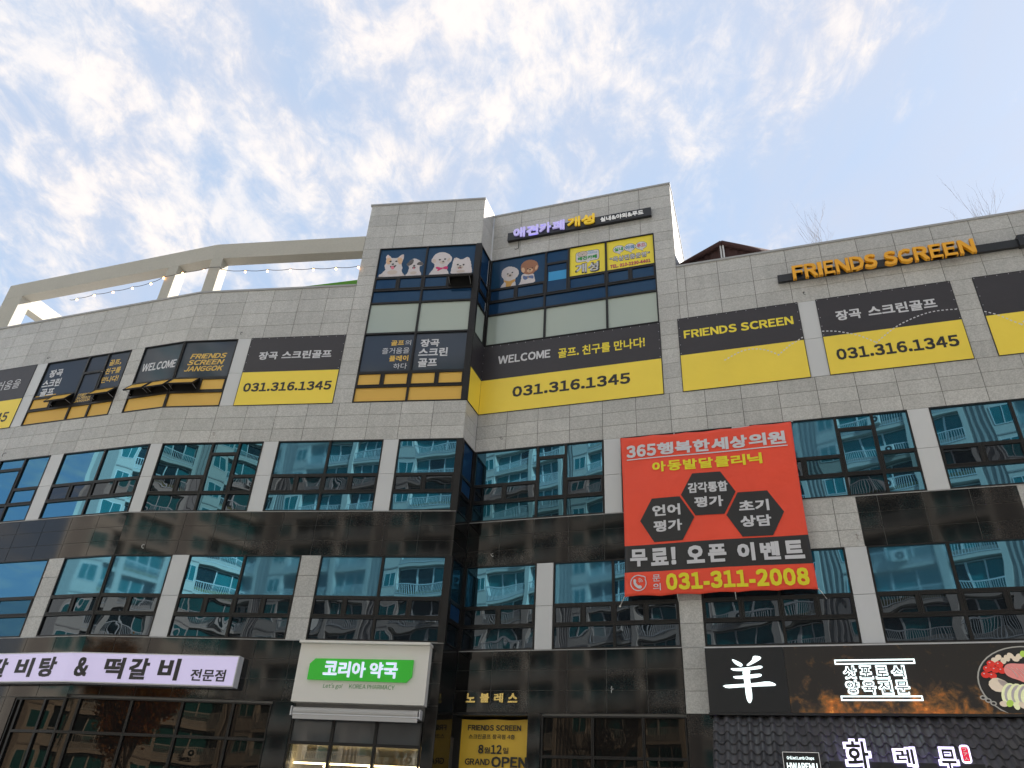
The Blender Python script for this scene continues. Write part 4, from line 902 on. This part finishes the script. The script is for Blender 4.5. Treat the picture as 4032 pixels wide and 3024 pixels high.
for r in range(rows_):
    for c in range(cols_):
        put(bpy.data.objects.new('roof_tile', tme), fB @ T(6.97+c*NW+random.uniform(-.003, .003), -.16-r*RL*.70, 4.42-r*RL*.70+.014*0) @ Matrix.Rotation(-.10, 4, 'X'), t)
b = MB(); k = len(b.v); L_ = rows_*RL*.7
b.v = [(6.97, -.10, 4.30), (6.97+cols_*NW, -.10, 4.30), (6.97+cols_*NW, -.16-L_, 4.30-L_), (6.97, -.16-L_, 4.30-L_), (6.97, -.10, 4.22), (6.97+cols_*NW, -.10, 4.22), (6.97+cols_*NW, -.16-L_, 4.20-L_), (6.97, -.16-L_, 4.20-L_)]
b.f = [(0, 1, 2, 3)[::-1], (4, 5, 6, 7), (0, 3, 7, 4), (1, 5, 6, 2), (3, 2, 6, 7), (0, 4, 5, 1)]; b.m = [b.mi('sign_black')]*6
b.build('roof_deck', fB, t)
for x in (7.1, 10.5, 14, 17.2):
    b = MB(); b.tube([(x, -.02, 2.3), (x, -1.5, 2.75)], .03, 'sign_black', 6); b.build('strut', fB, t)
# signs standing on the canopy
t = wallsign('small_black_sign', 'small black sign with white Grilled Lamb Chops words on tiled canopy', 'B', 8.87, 2.6, 1.5)
b = MB(); b.box((8.46, -1.55, 2.6), (9.25, -1.48, 3.50), 'sign_black'); b.build('board', fB, t)
b = MB(); ring(b, 8.475, 9.235, 2.62, 3.485, .012, -1.554, -1.5505, 'letter_white'); b.build('border', fB, t)
lettering('Grilled Lamb Chops', fB, (8.56, 3.32, 9.12, 3.40), 1.552, 'letter_lit', t, bold=.01)
lettering('HWAREMU', fB, (8.545, 3.13, 9.165, 3.27), 1.552, 'letter_lit', t, bold=.02)
for x in (8.6, 9.15):
    b = MB(); b.tube([(x, -1.5, 2.95), (x, -1.2, 3.15)], .015, 'sign_black', 5); b.build('bracket', fB, t)
t = wallsign('neon_letters', 'white glowing brush style Korean letters with red seal on tiled canopy', 'B', 11, 2.7, 1.5)
b = MB(); b.box((9.42, -1.46, 2.55), (12.4, -1.40, 3.33), 'sign_black'); b.build('back_frame', fB, t)
for ch, s0, s1, z0_, z1_ in (('화', 9.74, 10.28, 3.12, 3.77), ('레', 10.70, 11.15, 3.24, 3.63), ('무', 11.55, 11.93, 3.13, 3.64)):
    lettering(ch, fB, (s0, z0_, s1, z1_), 1.49, 'neon', t, depth=.03, bold=.075, name='letter')
    lettering(ch, fB, (s0+.055, z0_+.055, s1-.055, z1_-.05), 1.535, 'sign_black', t, depth=.012, bold=.02, name='letter')
b = MB(); rect(b, 11.98, 3.33, 12.17, 3.68, -1.53, 'neon', .06); rect(b, 12.01, 3.37, 12.14, 3.64, -1.535, 'seal_red', .03); b.build('seal', fB, t)
for i, ch in enumerate('ファ人'): lettering(ch, fB, (12.035, 3.56-.085*i, 12.115, 3.62-.085*i), 1.537, 'letter_white', t, bold=.01)
# entrance banner
t = tag(empty('entrance_banner', fB @ T(1.07, .4, 2.2)), 'yellow grand opening banner hung in the dark entrance', 'banner')
b = MB(); n = 12; i = b.mi('cloth_yellow')
for c in range(n+1):
    for zz in (4.36, 3.4, 2.2): b.v.append((.13+2.0*c/n, .40+.018*sin(c*1.1+zz), zz-.02*abs(sin(c*.55))*(zz > 4)))
for c in range(n):
    for q in (0, 1): a = c*3+q; b.f.append((a, a+1, a+4, a+3)); b.m.append(i)
b.build('cloth', fB, t, smooth=True)
KK = 'print_black'
for tx, bx, bo in (('FRIENDS SCREEN', (.33, 4.07, 1.86, 4.21), .03), ('스크린골프 장곡점 4층', (.37, 3.86, 1.69, 3.98), .012), ('8', (.67, 3.50, .82, 3.72), .03), ('월', (.84, 3.51, 1.01, 3.66), .012), ('12', (1.03, 3.50, 1.34, 3.72), .03), ('일', (1.37, 3.51, 1.53, 3.66), .012), ('GRAND', (.31, 3.225, 1.02, 3.38), .025), ('OPEN', (1.06, 3.18, 2.05, 3.44), .035)):
    lettering(tx, fB, bx, -.365, KK, t, bold=bo)

# ------------------------------------------------------------------ big red cloth banner
t = tag(empty('red_banner', fB @ T(7.4, -.25, 7.4)), 'huge red cloth clinic banner tied across the third and second floors', 'banner')
def disp(s, z_):
    u = (s-4.88)/4.97; v = (z_-7.38)/4.9
    return .022*sin(s*1.7+z_*.9)+.016*sin(z_*2.3-s*.6)+.01*sin(s*5+1)*max(0, .25-v)*4+.03*sin(pi*u)*sin(pi*v)
def edge(s, z_):        # the cloth sags a little between its ties
    u = (s-4.88)/4.97; v = (z_-7.38)/4.9
    ds = .035*sin(pi*v*1)*(1 if u < .5 else -1)*abs(2*u-1)**3
    dz_ = (.03*abs(sin(u*pi*5)))*(1 if v < .5 else -1)*abs(2*v-1)**6+(.03*u*(1-v))
    return s+ds, z_+dz_
b = MB(); nx, nz = 50, 50
zc = lambda z_: 'print_black' if 8.06+.0 < z_ < 8.84 else 'cloth_red'
zl = sorted([7.38+4.9*i/nz for i in range(nz+1)]+[8.06, 8.84])
for z_ in zl:
    for i in range(nx+1):
        s = 4.88+4.97*i/nx; s2, z2 = edge(s, z_); b.v.append((s2, -.25-disp(s, z_), z2))
for j in range(len(zl)-1):
    m = b.mi(zc((zl[j]+zl[j+1])/2))
    for i in range(nx):
        a = j*(nx+1)+i; b.f.append((a, a+1, a+nx+2, a+nx+1)); b.m.append(m)
cl = b.build('cloth', fB, t, smooth=True)
md = cl.modifiers.new('thick', 'SOLIDIFY'); md.thickness = .006; md.offset = -1
YL = 'print_yellow2'; mat(YL, (.82, .72, .02), .5)
def rl_(tx, bx, m, bo=.03): lettering(tx, fB, bx, .272, m, t, bold=bo, disp=disp)
rl_('365', (5.06, 11.57, 5.95, 11.98), WH, .04)
x = 5.98
for ch in '행복한세상의원': rl_(ch, (x, 11.575, x+.485, 11.985), WH, .04); x += .528
x = 5.81
for ch in '아동발달클리닉': rl_(ch, (x, 11.02, x+.40, 11.36), YL, .035); x += .452
def hexa(c, z_, rx, rz):
    b = MB(); pts = []
    cs_ = [(c-rx, z_), (c-rx*.52, z_-rz), (c+rx*.52, z_-rz), (c+rx, z_), (c+rx*.52, z_+rz), (c-rx*.52, z_+rz)]
    for p, q in zip(cs_, cs_[1:]+cs_[:1]):
        for k in range(4): pts.append((p[0]+(q[0]-p[0])*k/4, p[1]+(q[1]-p[1])*k/4))
    i = b.mi('print_black'); b.v = [(c, -.264-disp(c, z_), z_)]
    rings_ = 4
    for r in range(1, rings_+1):
        for p in pts:
            a = c+(p[0]-c)*r/rings_; d = z_+(p[1]-z_)*r/rings_; b.v.append((a, -.264-disp(a, d), d))
    n = len(pts)
    for k in range(n): b.f.append((0, 1+k, 1+(k+1) % n)); b.m.append(i)
    for r in range(rings_-1):
        for k in range(n):
            a = 1+r*n; b.f.append((a+k, a+n+k, a+n+(k+1) % n, a+(k+1) % n)); b.m.append(i)
    b.build('hexagon', fB, t)
hexa(7.345, 10.235, .755, .645); hexa(6.15, 9.55, .765, .645); hexa(8.545, 9.55, .76, .655)
for tx, bx in (('감각통합', (6.80, 10.26, 7.90, 10.58)), ('평가', (6.95, 9.82, 7.74, 10.14)), ('언어', (5.75, 9.65, 6.54, 9.98)), ('평가', (5.76, 9.19, 6.56, 9.52)), ('초기', (8.14, 9.62, 8.94, 9.95)), ('상담', (8.14, 9.17, 8.95, 9.50))): rl_(tx, bx, WH, .035)
for tx, a_, c_ in (('무', 5.06, 5.54), ('료', 5.64, 6.12), ('!', 6.20, 6.33), ('오', 6.62, 7.10), ('픈', 7.20, 7.68), ('이', 7.97, 8.42), ('벤', 8.56, 9.06), ('트', 9.16, 9.66)): rl_(tx, (a_, 8.22, c_, 8.72), WH, .045)
rl_('문', (5.66, 7.78, 5.87, 7.97), WH, .01); rl_('의', (5.66, 7.53, 5.87, 7.73), WH, .01)
rl_('031-311-2008', (6.02, 7.52, 9.68, 7.98), YL, .045)
b = MB()
for k in range(28): pass
def dbox(s0, s1, z0_, z1_, m):
    i = b.mi(m); n = max(2, int((s1-s0)/.12))
    k = len(b.v)
    for q in range(n+1):
        s = s0+(s1-s0)*q/n; b.v += [(s, -.272-disp(s, z0_), z0_), (s, -.272-disp(s, z1_), z1_)]
    for q in range(n): a = k+2*q; b.f.append((a, a+2, a+3, a+1)); b.m.append(i)
dbox(5.06, 9.66, 11.49, 11.525, WH); b.build('underline', fB, t)
b = MB(); i = b.mi(WH); n = 28; cx, cz = 5.27, 7.75
for k in range(n):
    a = 2*pi*k/n; ro = .225+(.05*max(0, 1-abs((a-.75))/.25)); ri = ro-.026
    b.v += [(cx+ro*cos(a), -.272-disp(cx, cz), cz+ro*sin(a)), (cx+ri*cos(a), -.272-disp(cx, cz), cz+ri*sin(a))]
for k in range(n): q = (k+1) % n; b.f.append((2*k, 2*q, 2*q+1, 2*k+1)); b.m.append(i)
b.poly(smooth_out([(5.13, 7.84), (5.18, 7.87), (5.22, 7.81), (5.19, 7.77), (5.27, 7.67), (5.31, 7.69), (5.37, 7.65), (5.34, 7.59), (5.26, 7.59), (5.14, 7.70)], 1), -.272-disp(cx, cz), WH)
for r in (.06, .10, .14):
    for k in range(5):
        a0, a1 = rad(10+14*k), rad(24+14*k)
        j = len(b.v); c0, c1 = 5.26, 7.75
        b.v += [(c0+r*cos(a0), -.2725-disp(cx, cz), c1+r*sin(a0)), (c0+r*cos(a1), -.2725-disp(cx, cz), c1+r*sin(a1)), (c0+(r-.016)*cos(a1), -.2725-disp(cx, cz), c1+(r-.016)*sin(a1)), (c0+(r-.016)*cos(a0), -.2725-disp(cx, cz), c1+(r-.016)*sin(a0))]
        b.f.append((j, j+1, j+2, j+3)); b.m.append(i)
b.build('phone_icon', fB, t)
for (a_, c_) in (((4.88, 7.40), (4.70, 7.22)), ((9.85, 7.41), (10.03, 7.22)), ((4.88, 12.27), (4.83, 12.40)), ((9.85, 12.27), (9.92, 12.40)), ((6.5, 12.27), (6.5, 12.40)), ((8.2, 12.27), (8.2, 12.40)), ((6.3, 7.38), (6.3, 7.28)), ((7.8, 7.38), (7.8, 7.28))):
    s2, z2 = edge(*a_); b = MB(); b.tube([(s2, -.25-disp(*a_), z2), ((s2+c_[0])/2, -.16, (z2+c_[1])/2-.01), (c_[0], -.0, c_[1])], .012, 'rope', 5); b.build('tie_rope', fB, t)
b = MB(); b.ell(4.70, 7.21, .03, .03, -.02, 'rope', 8); b.build('knot', fB, t)

# ------------------------------------------------------------------ string lights
t = tag(empty('string_lights', fD @ T(0, -.06, 19.7)), 'string of warm glowing bulbs hung across the roof pergola openings', 'string lights')
pd = [(-4.3, 19.78), (-3.9, 19.78), (-3.02, 19.83), (-2.06, 19.81), (-1.1, 19.83), (-.21, 19.89), (.34, 20.08), (1.23, 20.14), (2.26, 20.07)]
pa_ = [(.45, 20.10), (.65, 19.95), (1.58, 19.86), (2.49, 19.84), (3.42, 19.82), (4.35, 19.79), (5.25, 19.78), (6.13, 19.79)]
def sag(pts):
    o = []
    for p, q in zip(pts, pts[1:]):
        for k in range(4): u = k/4; o.append((p[0]+(q[0]-p[0])*u, -.06, p[1]+(q[1]-p[1])*u-.05*4*u*(1-u)))
    return o+[(pts[-1][0], -.06, pts[-1][1])]
b = MB(); b.tube(sag(pd)+[(DB, -.05, 20.12)], .011, 'cable', 4); b.build('wire', fD, t)
b = MB(); b.tube([(-.0, -.05, 20.12)]+sag(pa_), .011, 'cable', 4); b.build('wire', fA, t)
bb = MB(); prof_ = [(0, -.105, .012), (0, -.10, .028), (0, -.07, .040), (0, -.04, .032), (0, -.02, .018)]
bb.tube([(0, 0, p[1]) for p in prof_], [p[2] for p in prof_], 'bulb', 8); bme = bb.mesh('bulb')
cb = MB(); cb.tube([(0, 0, -.025), (0, 0, .02)], .02, 'cable', 6); cme = cb.mesh('socket')
for fr, pts in ((fD, pd[1:]), (fA, pa_[1:])):
    for s, z_ in pts:
        m_ = fr @ T(s, -.06, z_-.01); sk = put(bpy.data.objects.new('socket', cme), m_, t); put(bpy.data.objects.new('bulb', bme), m_, sk)

# ------------------------------------------------------------------ roof garden
t = tag(empty('gazebo', fB @ T(8.56, 2.95, 17.9)), 'brown canvas gazebo on the roof right of the tower', 'gazebo')
cx, cy, r_, ze = 8.56, 2.92, 1.92, 20.60
hx = [(cx+r_*sin(rad(60*k)), cy-r_*cos(rad(60*k))) for k in range(6)]
def pan(b, q, m):
    k = len(b.v); b.v += q; b.f.append(tuple(range(k, k+len(q)))); b.m.append(b.mi(m))
b = MB()
for k in range(6): pan(b, [(*hx[k], ze), (*hx[(k+1) % 6], ze), (cx, cy, ze+.55)], 'canvas_brown')
b.build('canopy', fB, t)
b = MB()
for k in range(6):
    a_, c_ = hx[k], hx[(k+1) % 6]; b.tube([(*a_, ze-.09), (*c_, ze-.09)], .10, 'canvas_brown', 8)
b.build('valance', fB, t, smooth=True)
b = MB()
for k in range(6):
    a_, c_ = Vector(hx[k]), Vector(hx[(k+1) % 6]); cen = Vector((cx, cy)); n = 16; j = len(b.v)
    for q in range(n+1):
        p = a_.lerp(c_, q/n); d = (p-cen).normalized(); p = p-d*(.12+.05*sin(q*2.4)); b.v += [(p.x, p.y, ze-.12), (p.x-d.x*.05*cos(q*1.7), p.y-d.y*.05, ze-1.1)]
    for q in range(n): b.f.append((j+2*q, j+2*q+1, j+2*q+3, j+2*q+2)); b.m.append(b.mi('canvas_brown'))
b.build('curtain', fB, t, smooth=True)
for k in range(6):
    d = (Vector(hx[k])-Vector((cx, cy))).normalized()
    for q in (-.045, .045):
        p = Vector(hx[k])-d*.04+Vector((-d.y, d.x))*q; b = MB(); b.tube([(p.x, p.y, 17.9), (p.x, p.y, ze-.17)], .03, 'white_panel', 6); b.build('pole', fB, t)
def shrub(name, label, fr, s, y0, z0, h, n, spread, seed):
    rnd = random.Random(seed); t = tag(empty(name, fr @ T(s, y0, z0)), label, 'shrub', 'bare winter shrubs on the roof')
    b = MB()
    def grow(p, d, ln, r, lv):
        pts = [p]; q = Vector(p)
        for k in range(5):
            d = (d+Vector((rnd.uniform(-.12, .12), rnd.uniform(-.12, .12), .06))).normalized(); q = q+d*ln/5; pts.append(q.copy())
            if lv < 2 and k > 0 and rnd.random() < .75: grow(q.copy(), (d+Vector((rnd.uniform(-.6, .6), rnd.uniform(-.4, .4), rnd.uniform(0, .4)))).normalized(), ln*rnd.uniform(.3, .5), r*.6, lv+1)
        b.tube(pts, [r*(1-.75*k/5) for k in range(6)], 'twig', 3)
    for k in range(n):
        a = rnd.uniform(-1, 1)*spread
        grow(Vector((s+rnd.uniform(-.15, .15), y0+rnd.uniform(-.1, .1), z0)), Vector((a, rnd.uniform(-.3, .3), 1)).normalized(), h*rnd.uniform(.75, 1.08), .0075, 0)
    b.build('branches', fr, t); return t
shrub('roof_shrub', 'bare twiggy shrub above the first letters of the orange sign', fB, 11.85, .95, 17.9, 2.55, 9, .20, 3)
shrub('roof_shrub', 'bare wide shrub above the parapet near the right picture edge', fB, 16.95, .95, 17.9, 2.5, 12, .34, 5)
t = tag(empty('planter', fB @ T(14.4, .95, 17.9)), 'long roof planter behind the right parapet', 'planter')
b = MB(); b.box((11.2, .65, 17.9), (18.0, 1.25, 18.3), 'core'); b.build('trough', fB, t)
# green sloping turf bank on the roof terrace
b = MB(); b.v = [(1.6, 3.0, 17.9), (6.1, 3.0, 17.9), (6.1, 3.1, 21.42), (1.6, 3.1, 21.1), (1.6, 3.5, 17.9), (6.1, 3.5, 17.9), (6.1, 3.5, 21.42), (1.6, 3.5, 21.1)]
b.v[3] = (1.7, 3.1, 21.50); b.v[7] = (1.7, 3.5, 21.50); b.v[2] = (5.2, 3.1, 21.84); b.v[6] = (5.2, 3.5, 21.84); b.v[1] = (5.2, 3.0, 17.9); b.v[5] = (5.2, 3.5, 17.9)
b.f = [(0, 1, 2, 3), (4, 7, 6, 5), (3, 2, 6, 7), (0, 3, 7, 4), (1, 5, 6, 2)]; b.m = [b.mi('turf')]*5
tag(b.build('terrace_screen', fA), 'green screen wall on the roof terrace left of the tower', 'screen')

# ------------------------------------------------------------------ apartment blocks across the street (seen mirrored in the glass)
mat('apt_wall', (.52, .48, .43), .85, var=.05); mat('apt_grey', (.34, .31, .29), .85); mat('apt_olive', (.20, .19, .08), .85)
mat('apt_glass', (.02, .16, .17), .12, var=.15); mat('apt_glass2', (.012, .03, .035), .1); mat('rail', (.55, .56, .56), .5); mat('apt_frame', (.6, .6, .58), .5); mat('ac', (.6, .58, .54), .5)
def apartment(label, fr, width, floors, seed):
    rnd = random.Random(seed); t = tag(empty('apartment_block', fr), label, 'building', 'apartment blocks across the street')
    H = 2.85; base = 3.4; w = MB(); rails = MB(); gl = MB(); frm = MB(); ac = MB(); sl_ = MB()
    top = base+floors*H
    w.box((0, 1.6, GZ), (width, 13, top+1.2), 'apt_wall')
    unit = 12.6; x = 0
    while x < width-1:
        e = min(x+unit, width)
        w.box((x, -.1, GZ), (x+.55, 1.6, top+.6), 'apt_wall')
        if e-x > 8:
            w.box((x+5.6, 0, GZ), (x+7.4, 1.6, top+.6), 'apt_wall')
            w.box((x+7.4, .1, GZ), (x+8.8, 1.6, top+2.2), 'apt_grey')
            for q in range(3): w.box((x+7.6+.4*q, .02, GZ), (x+7.74+.4*q, .1, top+2.2), 'apt_grey')
            w.box((x+8.8, 0, GZ), (x+9.2, 1.6, top+.6), 'apt_wall')
        for f in range(floors):
            z0 = base+f*H
            for a, c, hasac in ((x+.55, x+5.6, 1), (x+9.2, min(x+12.6, width), 0)):
                if c-a < 1: continue
                sl_.box((a, -.0, z0-.15), (c, 1.6, z0+.12), 'apt_wall')
                w.box((a, .25, z0+.12), (c, .4, z0+.62), 'apt_olive' if (f+int(x)) % 3 == 0 else 'apt_wall')
                nb = int((c-a)/.16)
                for q in range(nb+1): xx = a+.02+(c-a-.04)*q/nb; rails.box((xx-.018, -.02, z0+.12), (xx+.018, .02, z0+1.15), 'rail')
                rails.box((a, -.03, z0+1.12), (c, .03, z0+1.20), 'rail'); rails.box((a, -.03, z0+.16), (c, .03, z0+.22), 'rail')
                nw = 3 if c-a > 3 else 2
                for q in range(nw):
                    a0, a1 = a+(c-a)*q/nw, a+(c-a)*(q+1)/nw
                    gl.box((a0+.05, .50, z0+.70), (a1-.05, .52, z0+2.5), 'apt_glass' if rnd.random() < .7 else 'apt_glass2')
                    ring(frm, a0, a1, z0+.62, z0+2.6, .06, .42, .5, 'apt_frame')
                if hasac and rnd.random() < .4:
                    xx = a+rnd.uniform(.2, 3); ac.box((xx, -.42, z0+.3), (xx+.95, -.05, z0+1.0), 'ac'); ac.ell(xx+.36, z0+.65, .27, .27, -.425, 'apt_glass2', 14); ac.ell(xx+.36, z0+.65, .10, .10, -.43, 'ac', 8)
            if e-x > 8:
                gl.box((x+5.86, -.012, z0+1.0), (x+7.14, .0-.002, z0+2.3), 'apt_glass'); ring(frm, x+5.8, x+7.2, z0+.94, z0+2.36, .06, -.04, -.001, 'apt_frame'); frm.box((x+6.47, -.04, z0+1.0), (x+6.53, -.013, z0+2.3), 'apt_frame')
                w.box((x+5.65, -.05, z0-.12), (x+7.35, -.001, z0+.0), 'apt_grey')
        x += unit
    w.build('wall', fr, t); sl_.build('balcony_floors', fr, t)['kind'] = 'stuff'
    for m_, nme in ((rails, 'balcony_railings'), (gl, 'window_glass'), (frm, 'window_frames'), (ac, 'air_conditioners')):
        m_.build(nme, fr, t)['kind'] = 'stuff'
    return t
# each faces our building; x runs left to right as seen from the street
def afr(x0, y0, x1, y1): return frame(Vector((x0, y0)), Vector((x1, y1)))
apartment('beige apartment block with many balconies facing the shops, seen only in the glass', afr(44, -20.5, -41, -22), 86, 15, 2)
apartment('beige apartment block farther along the street, seen only in the left windows', afr(-41.5, -23, -56, 8), 34.2, 15, 9)

# ------------------------------------------------------------------ street trees behind the eye
mat('bark', (.09, .07, .055), .95); mat('leaf_autumn', (.55, .24, .03), .8, var=.4); 
def tree(name, label, x, y, h, seed, leaves=0, cat='tree', grp='street trees across the road'):
    rnd = random.Random(seed); base_ = T(x, y, GZ); t = tag(empty(name, base_), label, cat, grp)
    tr = MB(); br = MB(); lf = MB(); tips = []
    def grow(bm, p, d, ln, r, lv):
        pts = [Vector(p)]; q = Vector(p); n = 5
        for k in range(n):
            d = (d+Vector((rnd.uniform(-.16, .16), rnd.uniform(-.16, .16), .05))).normalized(); q = q+d*ln/n; pts.append(q.copy())
            if lv < 4 and (k > 1 or lv > 0):
                for _ in range(2 if lv else 2):
                    if rnd.random() < .7: grow(br, q.copy(), (d+Vector((rnd.uniform(-.9, .9), rnd.uniform(-.9, .9), rnd.uniform(-.1, .5)))).normalized(), ln*rnd.uniform(.42, .62), r*.5, lv+1)
        bm.tube(pts, [max(.006, r*(1-.6*k/n)) for k in range(n+1)], 'bark', 5 if lv < 2 else 3)
        if lv >= 2: tips.extend(pts[2:])
    grow(tr, (0, 0, 0), Vector((0, 0, 1)), h*.62, h*.018, 0)
    tr.build('trunk', base_, t); br.build('branches', base_, t)
    if leaves:
        i = lf.mi('leaf_autumn')
        for _ in range(leaves):
            c = rnd.choice(tips)+Vector((rnd.gauss(0, .22), rnd.gauss(0, .22), rnd.gauss(0, .2))); u = Vector((rnd.gauss(0, 1), rnd.gauss(0, 1), rnd.gauss(0, 1))).normalized()*.10; v = u.orthogonal().normalized()*.08
            k = len(lf.v); lf.v += [tuple(c-u), tuple(c+v), tuple(c+u), tuple(c-v)]; lf.f.append((k, k+1, k+2, k+3)); lf.m.append(i)
        tag(lf.build('crown', base_, t), kind='stuff')
    return t
tree('autumn_tree', 'orange leaved autumn tree on the pavement left of the restaurant', -21, 10.5, 8.2, 4, 9000, grp='street trees in front of the shops')
tree('autumn_tree', 'smaller orange autumn tree nearer the road', -27, 2.5, 9.5, 14, 8000, grp='street trees in front of the shops')
tree('bare_tree', 'bare street tree opposite the entrance', -9, -15, 12, 6)
tree('bare_tree', 'bare street tree opposite the pharmacy', -20, -15.5, 12, 7)
tree('bare_tree', 'bare street tree opposite the lamb restaurant', 0, -15, 12, 8)
write_all()
